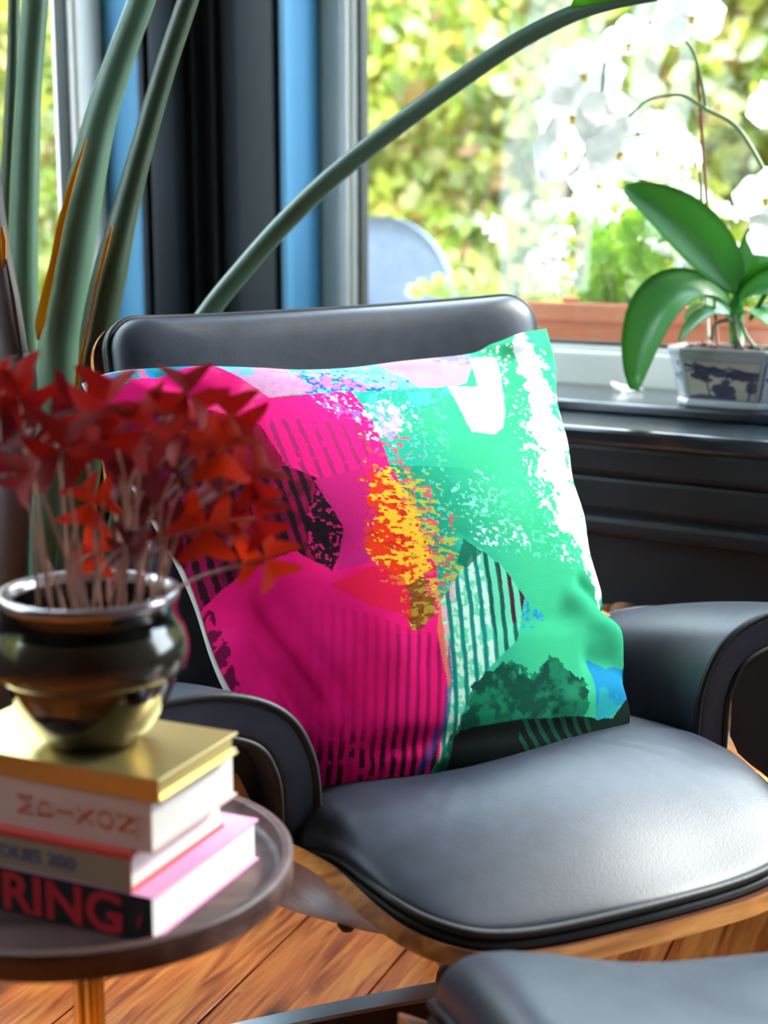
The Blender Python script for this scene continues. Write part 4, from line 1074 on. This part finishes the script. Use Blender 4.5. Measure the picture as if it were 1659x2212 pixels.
M_lip = leaf_mat('yellow_lip', hx('f0cc50'), hx('f4cc40'), rough=0.5, mix=0.3, noise=(hx('fbf0cc'), 70, 0.8))
M_spike = mat('orchid_spike', hx('5c7a4a'), rough=0.4, noise=(hx('7a8a50'), 20, 0.7))
M_bamboo = mat('brown_stake', hx('a25a2c'), rough=0.55, noise=(hx('8a481f'), 40, 0.7), stretch=(1, 1, .1))
M_palestake = mat('pale_stake', hx('c8b49a'), rough=0.5, noise=(hx('b8a288'), 40, 0.7), stretch=(1, 1, .1))
M_root = mat('aerial_root', hx('a4ab96'), rough=0.6, noise=(hx('8c957e'), 40, 0.7))
def octo(w, d, c): return [(-w + c, -d), (w - c, -d), (w, -d + c), (w, d - c), (w - c, d), (-w + c, d), (-w, d - c), (-w, -d + c)]
PH = 0.092
secs = [(.078, .047, .024, 0), (.083, .052, .026, .002), (.083, .052, .026, .008), (.080, .049, .025, .011), (.084, .0515, .0262, .022), (.0905, .0545, .0275, .055), (.0965, .0580, .029, .074), (.0985, .060, .030, .078), (.0985, .060, .030, PH - .006),
        (.1005, .062, .031, PH - .003), (.0995, .061, .031, PH), (.090, .053, .027, PH), (.088, .051, .026, PH - .02)]
V = []; [V.extend([(x, y, z) for x, y in octo(w, d, c)]) for w, d, c, z in secs]
F = grid_faces(len(secs), 8, cv=True) + [tuple(range(8))[::-1]]
opot = mobj('pot', V, F, M_porc, orc, smooth=False)
# painted landscape panels and patterned rim band on the glaze
def pot_panel(name, i0, i1, paint, nx=120, ny=70, zlo=.013, zhi=.0735, out=.0007, inset=0.0):
    P = np.zeros((nx, ny, 3)); zs = np.linspace(zlo, zhi, ny)
    rows = np.array([[octo(np.interp(z, [s[3] for s in secs[3:9]], [s[0] for s in secs[3:9]]), np.interp(z, [s[3] for s in secs[3:9]], [s[1] for s in secs[3:9]]), np.interp(z, [s[3] for s in secs[3:9]], [s[2] for s in secs[3:9]]))[k] for k in (i0, i1)] for z in zs])
    for i in range(nx):
        f = inset + (1 - 2 * inset) * i / (nx - 1)
        P[i, :, :2] = rows[:, 0] * (1 - f) + rows[:, 1] * f; P[i, :, 2] = zs
    a0 = P[0, ny // 2, :2]; a1 = P[-1, ny // 2, :2]; d = (a1 - a0) / np.linalg.norm(a1 - a0); P[..., 0] += d[1] * out; P[..., 1] += -d[0] * out
    U, W = np.meshgrid(np.linspace(0, 1, nx), np.linspace(0, 1, ny), indexing='ij')
    return big_grid(name, P, M_porcpaint, opot, tint=paint(U, W))
BLU = np.array(hx('27335f')); CRM = np.array(hx('cfc6b8')); MID = np.array(hx('5a688f'))
def landscape(U, W):
    n = lambda sc, sd=0, o=4: fbm(U * 100, W * 60, sc, o, sd)
    C = np.ones(U.shape + (3,)) * CRM
    def put(m, c, a=1): m = (np.asarray(m, float) * a)[..., None]; C[:] = C * (1 - m) + c * m
    hill = .80 + .10 * np.exp(-((U - .22) / .07) ** 2) + .07 * np.exp(-((U - .62) / .10) ** 2) - .10 * np.abs(U - .4)
    put((W < hill) & (W > hill - .05 - .04 * n(8, 1)), MID, .9)
    band = .88 - .42 * U + .30 * np.clip(U - .45, 0, 1)
    put(np.abs(W - band) < .05 + .13 * n(14, 2) * (U > .12), BLU, .9)
    put((np.abs(W - .62 + .05 * n(9, 8)) < .10) & (U > .55) & (U < .92) & (n(9, 3) > .42), BLU, .75)
    put(((U - .19) / .13) ** 2 + ((W - .60) / .10) ** 2 + (n(7, 4) - .5) * 1.4 < 1, BLU, .92)
    put(((U - .28) / .09) ** 2 + ((W - .50) / .06) ** 2 + (n(7, 9) - .5) * 1.4 < 1, BLU, .85)
    put(np.abs(U - .29 - .10 * (.5 - W)) < .012 + .01 * (W < .2), BLU, .9 ) if False else put((np.abs(U - .30 + .10 * (W - .3)) < .014) & (W < .55) & (W > .08), BLU, .9)
    put(((U - .52) / .17) ** 2 + ((W - .26) / .17) ** 2 + (n(8, 5) - .5) * 1.3 < 1, BLU, .92)
    put(((U - .55) / .07) ** 2 + ((W - .47) / .07) ** 2 + (n(6, 6) - .5) * 1.2 < 1, BLU, .9)
    put((W < .10 + .14 * n(12, 7) - .05) & (U < .72), BLU, .85)
    put(((U - .92) / .08) ** 2 + ((W - .35) / .16) ** 2 + (n(7, 10) - .5) * 1.5 < 1, BLU, .88)
    put((np.abs(U - .9) < .02) & (W < .6), BLU, .8)
    e = np.minimum(np.minimum(U, 1 - U) * 2.0, np.minimum(W, 1 - W)); put(e < .018, MID, .8)
    return C
def floral(U, W):
    n = lambda sc, sd=0: fbm(U * 40, W * 60, sc, 3, sd)
    C = np.ones(U.shape + (3,)) * np.array(hx('d4d4da')); m = (n(9, 20) > .58)[..., None]; C = np.where(m, MID, C)
    m = ((U < .06) | (U > .94))[..., None]; return np.where(m, BLU, C)
def rimpat(U, W):
    k = 26; a = U * k; s = np.floor(W * 2) * .5
    f = (a + s) % 1 - .5; g = (W * 2) % 1 - .5
    m = ((f / .42) ** 2 + (g / .40) ** 2 > 1)[..., None]
    return np.where(m, MID, np.array(hx('d2cbc6')))
pot_panel('painted_panel', 0, 1, landscape, inset=0.03)
pot_panel('painted_panel', 7, 0, floral, nx=40, inset=0.06); pot_panel('painted_panel', 1, 2, floral, nx=40, inset=0.06)
pot_panel('rim_pattern', 0, 1, rimpat, nx=160, ny=24, zlo=.0785, zhi=PH - .0065)
pot_panel('rim_pattern', 7, 0, rimpat, nx=50, ny=24, zlo=.0785, zhi=PH - .0065); pot_panel('rim_pattern', 1, 2, rimpat, nx=50, ny=24, zlo=.0785, zhi=PH - .0065)
V = [(x, y, PH - .013) for x, y in octo(.0885, .0515, .026)]
mobj('potting_base', V, [tuple(range(8))], M_bark, orc, smooth=False)
bm = bmesh.new(); box_bm(bm, (-.007, -.0045, -.0028), (.007, .0045, .0028), .0012); me = bpy.data.meshes.new('bark_chip'); bm.to_mesh(me); bm.free(); me.materials.append(M_bark)
for k in range(110):
    o = link(bpy.data.objects.new('bark_chip', me), orc)
    o.location = (random.uniform(-.082, .082), random.uniform(-.047, .047), PH - .010 + random.uniform(0, .007))
    if abs(o.location.x) > .062 and abs(o.location.y) > .030: o.location.x *= .7
    o.rotation_euler = (random.uniform(-.7, .7), random.uniform(-.7, .7), random.uniform(0, 3.1)); s_ = random.uniform(.6, 1.25); o.scale = (s_, s_ * random.uniform(.7, 1.3), s_)
def wpx(x, y, n): return loc_w(at_n(x, y, n))
NO = 2.245
up_c = loc_w(OC + np.array([-.25, -.85, .45])); up_h = loc_w(OC + np.array([-.1, -.35, .93]))
def oleaf(p0, mid, p2, n0, nm, n2, w, upv, fold=.3, nm_='leaf', m=None):
    P0, M_, P2 = wpx(*p0, n0), wpx(*mid, nm), wpx(*p2, n2)
    return blade(P0, 2 * M_ - .5 * (P0 + P2), P2, w, upv / np.linalg.norm(upv), m or M_orleaf, orc, (0, 0, 0), nm_, fold)
oleaf((1598, 632), (1490, 505), (1348, 408), NO, 2.20, 2.13, .043, up_c, .55)
oleaf((1584, 672), (1452, 652), (1372, 842), NO, 2.15, 2.115, .050, loc_w(OC + np.array([-.45, -.55, .70])), .50)
oleaf((1602, 630), (1650, 520), (1715, 440), NO, 2.27, 2.28, .030, up_c, .3)
oleaf((1600, 640), (1660, 575), (1760, 560), NO, 2.20, 2.14, .024, up_h, .3)
oleaf((1592, 655), (1650, 615), (1745, 640), NO, 2.18, 2.11, .028, up_c, .3)
oleaf((1600, 680), (1660, 680), (1735, 760), NO, 2.19, 2.15, .028, up_h, .3)
oleaf((1580, 690), (1525, 680), (1468, 738), NO, 2.21, 2.19, .018, up_h, .3)
oleaf((1582, 684), (1530, 655), (1480, 690), NO, 2.27, 2.30, .020, up_h, .3)
tube('stem_base', [wpx(1592, 745, NO), wpx(1590, 690, NO), wpx(1596, 630, NO)], [.011, .012, .008], M_orleaf, orc, n=10)
for pth in ([(1588, 680), (1590, 720), (1602, 752)], [(1600, 695), (1612, 725), (1630, 750)], [(1578, 690), (1545, 700), (1535, 735)]):
    tube('aerial_root', catmull([wpx(x, y, 2.22) for x, y in pth], 5), .0032, M_root, orc, n=8)
tube('stake', [wpx(1505, 130, 2.215), wpx(1522, 370, 2.22), wpx(1541, 625, 2.23), wpx(1550, 745, 2.235)], .0026, M_bamboo, orc, n=8)
tube('stake', [wpx(1512, 372, 2.275), wpx(1522, 560, 2.27), wpx(1530, 740, 2.26)], .0030, M_palestake, orc, n=8)
sp1 = catmull([wpx(1622, 690, 2.235), wpx(1690, 560, 2.20), wpx(1690, 450, 2.19), wpx(1650, 368, 2.19), wpx(1592, 275, 2.195), wpx(1525, 236, 2.20), wpx(1480, 208, 2.20), wpx(1445, 206, 2.195), wpx(1400, 216, 2.19), wpx(1372, 240, 2.185), wpx(1345, 262, 2.18), wpx(1305, 282, 2.175)], 7)
tube('flower_spike', sp1, list(np.linspace(.0042, .0016, len(sp1))), M_spike, orc, n=8)
sp2 = catmull([wpx(1525, 236, 2.205), wpx(1516, 180, 2.205), wpx(1497, 110, 2.20), wpx(1470, 80, 2.19), wpx(1425, 55, 2.18), wpx(1375, 46, 2.17), wpx(1330, 70, 2.16), wpx(1308, 130, 2.155), wpx(1300, 200, 2.15), wpx(1290, 260, 2.15), wpx(1260, 340, 2.15), wpx(1242, 372, 2.15)], 7)
tube('flower_spike', sp2, list(np.linspace(.0030, .0014, len(sp2))), M_spike, orc, n=8)
def bud(x, y, n, r):
    c = wpx(x, y, n); pr = [(.001, -1), (.45, -.85), (.8, -.4), (.85, 0), (.7, .45), (.35, .85), (.001, 1)]
    Vv, Ff = lathe_geo([(a_ * r, b_ * r * 1.5) for a_, b_ in pr], 12, c=tuple(c)); mobj('bud', Vv, Ff, M_spike, orc)
tube('bud_stalk', catmull([wpx(1300, 284, 2.172), wpx(1328, 268, 2.172), wpx(1345, 280, 2.17), wpx(1372, 292, 2.17), wpx(1400, 286, 2.17)], 5), .0011, M_spike, orc, n=6)
bud(1347, 270, 2.168, .0046); bud(1378, 290, 2.168, .003); bud(1298, 312, 2.168, .005)
def petal_geo(c, d, upv, L, W, cup, pw_=.9):
    d = d / np.linalg.norm(d); s = np.cross(d, upv); s /= np.linalg.norm(s); u = np.cross(s, d); V = []
    for i in range(9):
        t_ = i / 8
        hw = W * max(.22 if i < 4 else .30, max(0, 1 - abs(2 * t_ - 1.04) ** 2.4) ** .55)
        for j in range(9):
            q = -1 + j / 4
            V.append(c + d * L * t_ * (1 - .12 * q * q * t_) + s * hw * q + u * (cup * L * (t_ - .5) ** 2 - .10 * L * q * q * t_))
    return V, grid_faces(9, 9)
def flower(center, face, roll, R, parent, lipy=True):
    f = np.asarray(face, float); f /= np.linalg.norm(f)
    e1 = np.cross(np.array([0, 0, 1.0]), f); e1 /= np.linalg.norm(e1); e2 = np.cross(f, e1)
    # lip and column make the flower's middle
    V = []; F = []
    for dd, L, W, upf in ((-90, .26, .08, .30), (-150, .14, .06, .35), (-30, .14, .06, .35)):
        a_ = math.radians(roll + dd); d = e1 * math.cos(a_) + e2 * math.sin(a_)
        v, ff = petal_geo(center + f * R * .10, d + f * upf * 2, f, R * L, R * W, .8); F += [tuple(i + len(V) for i in q) for q in ff]; V += v
    root = mobj('flower', V, F, M_lip if lipy else M_petal, parent)
    for dd, L, W, off in ((90, 1.0, .40, -.02), (215, .98, .38, -.02), (325, .98, .38, -.02), (8, 1.06, .66, .03), (172, 1.06, .66, .03)):
        a_ = math.radians(roll + dd + random.uniform(-4, 4)); d = e1 * math.cos(a_) + e2 * math.sin(a_) + f * random.uniform(-.12, .12)
        v, ff = petal_geo(center + f * R * off, d, f, R * L, R * W, random.uniform(-.25, .1))
        mobj('petal', v, ff, M_petal, root)
    return root
fl_dir = lambda x, y, z: (lambda q: q)(np.array([np.array([x, y, 0]) @ S_, np.array([x, y, 0]) @ N_, z]))
FLW = [((1262, 165), 2.14, (-.2, -.9, .1), 5, .062), ((1240, 252), 2.13, (-.3, -.9, -.1), -12, .060), ((1212, 330), 2.14, (.55, -.75, -.05), 20, .058), ((1310, 258), 2.16, (.1, -.9, .1), 14, .052), ((1335, 330), 2.16, (.2, -.9, -.2), -8, .056),
       ((1352, 92), 2.15, (.4, -.6, -.5), 24, .048), ((1488, 40), 2.17, (.15, -.9, .05), 10, .055), ((1655, 432), 2.15, (-.3, -.9, .0), 0, .048), ((1672, 225), 2.15, (-.3, -.9, .0), 30, .040), ((1668, 500), 2.15, (-.2, -.9, -.2), 60, .040), ((1415, 330), 2.24, (-.1, -.95, 0), 45, .046), ((1290, 400), 2.22, (-.1, -.9, -.2), 80, .048)]
for (pxy, n_, fc, rl, R) in FLW:
    flower(wpx(*pxy, n_), fl_dir(*fc), rl, R, orc)
# fallen blossom
FB = at_z(1352, 846, ZS + .0005)
fb = empty('fallen_orchid_blossom', FB, -WA, 'wilted white orchid blossom lying on the window board beside the pot', 'flower')
for k, (ax, L) in enumerate(((185, .030), (140, .028), (250, .024), (350, .032), (70, .028))):
    a_ = math.radians(ax); v, ff = petal_geo(np.array([0, 0, .001]), np.array([math.cos(a_), math.sin(a_), (.75, .5, .95, .35, .6)[k]]), np.array([0, 0, 1.0]), L, L * .62, -.5)
    v = [np.array([p[0], p[1], max(p[2], .0005)]) for p in v]
    mobj('petal', v, ff, M_petal, fb)
v, ff = petal_geo(np.array([-.012, .004, .004]), np.array([-1, .25, .1]), np.array([0, 0, 1.0]), .016, .004, .2); mobj('lip', v, ff, M_lip, fb)

# ================================================================== TWO LOGS STANDING BEHIND THE ARMREST
M_log = wood_mat('log_wood', hx('8a5a3a'), hx('a97850'), hx('5e3a24'), rough=0.7, along='Z')
M_bk = mat('log_bark', hx('4a3122'), rough=0.9, noise=(hx('35231a'), 30, 0.8), bump=0.6, bscale=60)
for k, (px_, h_, r_) in enumerate(((1347, .395, .022), (1308, .372, .024))):
    b_ = at_n(px_, 1310, (1.925, 1.982)[k]); b_ = np.array([b_[0], b_[1], 0])
    lg = empty('log', b_, 0, ['rounded brown log standing by the dark panel behind the armrest', 'brown log half hidden between the pillow and the armrest'][k], 'log')
    Vv, Ff = lathe_geo([(.001, 0), (r_, 0), (r_ * 1.03, .1), (r_, h_ - .03)], 24); mobj('bark', Vv, Ff, M_bk, lg)
    Vv, Ff = lathe_geo([(r_ * 1.0, h_ - .031), (r_ * .93, h_ - .015), (r_ * .7, h_ - .004), (.001, h_)], 24); mobj('cut_end', Vv, Ff, M_log, lg)

# ================================================================== OUTSIDE
GZ = -0.12
M_ground = mat('paving', hx('8f8d86'), rough=0.9, noise=(hx('77756e'), 4, 0.7), bump=0.3, bscale=30)
ground = tag(boxes('ground', [((-9, 2.50, GZ - .05), (7, 7.5, GZ)), ((-9, -4, GZ - .05), (-2.12, 2.50, GZ))], M_ground, rz=-WA), kind='structure')
M_outsill = mat('outer_sill', hx('b9b6b0'), rough=0.6, noise=(hx('a9a6a0'), 8, 0.6))
tag(boxes('trim_7', [((W0, 2.47, .60), (W1, 2.79, .63))], M_outsill, bev=0.004, rz=-WA), kind='structure')
tag(boxes('trim_8', [((SC - .30, L0, .60), (SC - .13, L1, .63))], M_outsill, bev=0.004, rz=-WA), kind='structure')
M_terra = mat('terracotta', hx('c87a5a'), rough=0.8, noise=(hx('bd6e50'), 10, 0.7), bump=0.1, bscale=80)
plc = wall_pt(-0.98, 2.64, .63)
plant = empty('window_box', plc, -WA, 'terracotta window box outside the glass', 'planter')
PW, PD, PHH = .43, .105, .155
def tray_geo(w0, d0, w1, d1, h, th):
    L_ = [((w0, d0), 0), ((w1, d1), h), ((w1 - th, d1 - th), h), ((w0 - th, d0 - th), th)]
    V = []; [V.extend([(-w, -d, z), (w, -d, z), (w, d, z), (-w, d, z)]) for (w, d), z in L_]
    return V, grid_faces(4, 4, cv=True) + [(3, 2, 1, 0), (12, 13, 14, 15)]
Vv, Ff = tray_geo(PW - .03, PD - .02, PW - .01, PD - .008, PHH - .02, .008); mobj('box', Vv, Ff, M_terra, plant, smooth=False)
bl = [((-PW, -PD, PHH - .034), (PW, -PD + .014, PHH)), ((-PW, PD - .014, PHH - .034), (PW, PD, PHH)), ((-PW, -PD + .014, PHH - .034), (-PW + .014, PD - .014, PHH)), ((PW - .014, -PD + .014, PHH - .034), (PW, PD - .014, PHH))]
boxes('rim', bl, M_terra, plant, .004)
boxes('soil', [((-PW + .016, -PD + .018, .06), (PW - .016, PD - .018, PHH - .03))], M_soil, plant)
M_ger = leaf_mat('geranium_leaf', hx('6f9a3a'), hx('b4d83a'), rough=0.55, mix=0.5, noise=(hx('88b048'), 40, 0.7))
M_ger2 = leaf_mat('geranium_leaf_pale', hx('9ab86a'), hx('d8ea60'), rough=0.55, mix=0.5, noise=(hx('b4cc80'), 40, 0.7))
M_gst = mat('geranium_stem', hx('9db86e'), rough=0.6, noise=(hx('88a65c'), 30, 0.6))
def lobed_leaf(c, nrm_, R):
    nrm_ = nrm_ / np.linalg.norm(nrm_); e1 = np.cross(nrm_, np.array([.3, .2, 1.0])); e1 /= np.linalg.norm(e1); e2 = np.cross(nrm_, e1)
    V = [c]; K = 30; a0 = random.uniform(0, 6.28)
    for r in (.55, 1.0):
        for k in range(K):
            a_ = 2 * math.pi * k / K; rr = R * r * (1 + (.13 * abs(math.sin(3.5 * a_)) + .04 * math.sin(15 * a_) - .08) * r); rr *= .55 if (k == 0 and r == 1) else 1
            V.append(c + (e1 * math.cos(a_ + a0) + e2 * math.sin(a_ + a0)) * rr + nrm_ * R * (.16 * r * r + .07 * r * math.sin(7 * a_)))
    F = [(0, 1 + k, 1 + (k + 1) % K) for k in range(K)] + [(1 + k, 1 + K + k, 1 + K + (k + 1) % K, 1 + (k + 1) % K) for k in range(K)]
    return V, F
def geranium(label, root_px, leaves, heads, nn_):
    base = at_n(*root_px, nn_); base[2] = .63 + PHH - .03
    g_ = empty('geranium', base, 0, label, 'plant', 'geraniums in the window box')
    for (x, y, R, pale) in leaves:
        n_ = nn_ + random.uniform(-.05, .05); c = at_n(x, y, n_) - base
        st = tube('leaf_stalk', catmull([np.array([c[0] * .25, c[1] * .25, 0]), np.array([c[0] * .6, c[1] * .6, max(.01, c[2] * .55)]), c], 4), .0018, M_gst, g_, n=6)
        v, ff = lobed_leaf(c, np.array([random.uniform(-.5, .5), -1, random.uniform(0, 1.1)]), R * random.uniform(.85, 1.15)); mobj('leaf', v, ff, M_ger2 if pale else M_ger, st)
    for (x, y, R) in heads:
        n_ = nn_ + random.uniform(-.05, .03); c = at_n(x, y, n_) - base
        st = tube('flower_stalk', catmull([np.array([c[0] * .3, c[1] * .3, 0]), c * .6 + np.array([0, 0, .02]), c], 5), .0026, M_gst, g_, n=6)
        V = []; F = []
        for q in range(14):
            d = np.array([random.gauss(0, 1), random.gauss(0, 1) - .3, random.gauss(0, 1)]); d /= np.linalg.norm(d)
            for w_ in range(4):
                e_ = np.array([random.gauss(0, 1) for _ in range(3)]); e_ -= d * (e_ @ d)
                v, ff = petal_geo(c + d * R * .75, e_ + d * .3, d, R * .42, R * .2, .2); F += [tuple(i + len(V) for i in z_) for z_ in ff]; V += v
        mobj('flower_head', V, F, M_petal, st)
lv = lambda x0, x1, y0, y1, n, R, pale: [(random.uniform(x0, x1), random.uniform(y0, y1), R, pale) for _ in range(n)]
geranium('bushy geranium with yellow green lobed leaves in the window box', (1350, 650), lv(1270, 1440, 480, 650, 34, .026, 0) + lv(1270, 1400, 540, 640, 8, .032, 1), [(1235, 420, .045), (1300, 440, .05), (1210, 520, .035), (1205, 600, .034), (1380, 330, .055), (1430, 290, .05)], 2.63)
geranium('pale trailing geranium spilling over the end of the window box', (1130, 640), lv(890, 1010, 605, 640, 9, .016, 1) + lv(1000, 1170, 590, 650, 16, .020, 1) + lv(1130, 1200, 640, 690, 6, .018, 1), [(1070, 495, .028), (1160, 560, .022), (1185, 590, .030), (890, 628, .016)], 2.66)
geranium('white flowering geranium behind the orchid stakes', (1520, 640), lv(1440, 1660, 560, 650, 18, .024, 0), [(1440, 500, .05), (1480, 440, .045), (1520, 560, .05), (1560, 470, .030), (1470, 350, .05), (1560, 560, .04), (1400, 480, .045), (1625, 600, .04)], 2.65)

# rounded garden chair
gc = at_n(800, 640, 3.45); gcz = np.array([gc[0], gc[1], GZ])
gch = empty('garden_chair', gcz, -WA + .5, 'pale grey rounded-back garden chair standing on the terrace', 'chair')
M_gc = mat('grey_weave', hx('8f9aab'), rough=0.7, noise=(hx('808b9c'), 90, 0.6), bump=0.2, bscale=200)
hz = gc[2] - GZ
V = []; nu, nv_ = 25, 14
for i in range(nu):
    a_ = math.radians(-105 + 210 * i / (nu - 1)) + math.pi / 2
    for j in range(nv_):
        t_ = j / (nv_ - 1); top = .46 + (hz + .22 - .46) * (math.cos((i / (nu - 1) - .5) * math.pi * .92) ** .7)
        r = .30 + .05 * t_ - .10 * t_ ** 3
        V.append((r * math.cos(a_), r * math.sin(a_), .34 + (top - .34) * t_))
F = grid_faces(nu, nv_); n_ = len(V); V2 = [(x * .94, y * .94, z) for x, y, z in V]
loop = [i * nv_ for i in range(nu)] + [(nu - 1) * nv_ + j for j in range(1, nv_)] + [i * nv_ + nv_ - 1 for i in range(nu - 2, -1, -1)] + [j for j in range(nv_ - 2, 0, -1)]
mobj('backrest', V + V2, F + [tuple(n_ + i for i in q[::-1]) for q in F] + [(loop[k], loop[(k + 1) % len(loop)], n_ + loop[(k + 1) % len(loop)], n_ + loop[k]) for k in range(len(loop))], M_gc, gch)
lathe('seat', [(.001, .34), (.29, .34), (.30, .36), (.29, .41), (.001, .42)], M_gc, gch, 40)
for k in range(4):
    a_ = math.radians(45 + 90 * k); tube('leg', [(.25 * math.cos(a_), .25 * math.sin(a_), 0), (.20 * math.cos(a_), .20 * math.sin(a_), .345)], .014, M_gc, gch)

# leafy hedges seen through both windows
M_hedge = leaf_mat('hedge_leaf', (.3, .4, .1), (.5, .6, .1), rough=0.6, mix=0.5, attr=True)
PAL = [hx(c) for c in ('bccb4a', 'd8da5c', 'a6bd50', '8aa348', 'e6e388', 'cdb250', 'b58a4c', '9a7444', '788a44', 'e0e8b8', 'eee8a8', 'c88a70')]
WT = np.array([16, 16, 14, 10, 12, 8, 5, 3, 7, 8, 6, 2], float); WT /= WT.sum()
def hedge(name, label, org, along, out, length, height, z0, count, seed):
    r = np.random.default_rng(seed); org, along, out = (np.asarray(a_, float) for a_ in (org, along, out))
    s = r.uniform(0, length, count); z = z0 + r.uniform(0, height, count); dep = r.uniform(0, .35, count) + .12 * np.sin(s * 3 + z * 2)
    c = org + s[:, None] * along + dep[:, None] * out + np.stack([0 * z, 0 * z, z], 1)
    nrm_ = -out + r.normal(0, .7, (count, 3)); nrm_ /= np.linalg.norm(nrm_, axis=1, keepdims=True)
    e1 = np.cross(nrm_, r.normal(0, 1, (count, 3))); e1 /= np.linalg.norm(e1, axis=1, keepdims=True); e2 = np.cross(nrm_, e1)
    R = r.uniform(.020, .048, count)[:, None]
    P = [c - e1 * R * 1.25, c - e1 * R * .3 + e2 * R * .8 , c + e1 * R * .6 + e2 * R * .55, c + e1 * R * 1.3 - nrm_ * R * .25, c + e1 * R * .6 - e2 * R * .55, c - e1 * R * .3 - e2 * R * .8]
    V = np.stack(P, 1).reshape(-1, 3)
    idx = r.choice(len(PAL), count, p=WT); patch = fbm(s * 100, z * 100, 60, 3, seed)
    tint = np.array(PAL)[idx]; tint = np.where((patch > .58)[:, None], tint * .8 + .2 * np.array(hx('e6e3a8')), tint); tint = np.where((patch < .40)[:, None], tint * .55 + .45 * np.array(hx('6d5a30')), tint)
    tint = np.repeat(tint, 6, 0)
    faces = [(6 * i, 6 * i + 1, 6 * i + 2, 6 * i + 3, 6 * i + 4, 6 * i + 5) for i in range(count)]
    # woody body behind the leaves
    b = len(V); o0 = org + out * .36; crn = [o0, o0 + along * length, o0 + along * length + out * .25, o0 + out * .25]
    body = [p + np.array([0, 0, zz]) for zz in (z0, z0 + height) for p in crn]
    V = np.vstack([V, body]); tint = np.vstack([tint, np.tile(np.array(hx('84843e')), (8, 1))])
    faces += [(b, b + 1, b + 5, b + 4), (b + 1, b + 2, b + 6, b + 5), (b + 2, b + 3, b + 7, b + 6), (b + 3, b, b + 4, b + 7), (b + 4, b + 5, b + 6, b + 7), (b + 3, b + 2, b + 1, b)]
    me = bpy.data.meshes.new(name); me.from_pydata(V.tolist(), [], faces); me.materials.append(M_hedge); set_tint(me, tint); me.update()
    o = link(bpy.data.objects.new(name, me)); tag(o, label, 'hedge', kind='stuff')
    return o
hedge('hedge', 'yellow green leafy hedge beyond the large window', wall_pt(-5.6, 4.7, 0), S_, N_, 6.8, 2.35, GZ, 20000, 3)
hedge('hedge', 'sunny leafy hedge beyond the window behind the tall stalks', wall_pt(-4.3, -3.2, 0), N_, -S_, 7.55, 2.35, GZ, 15000, 5)
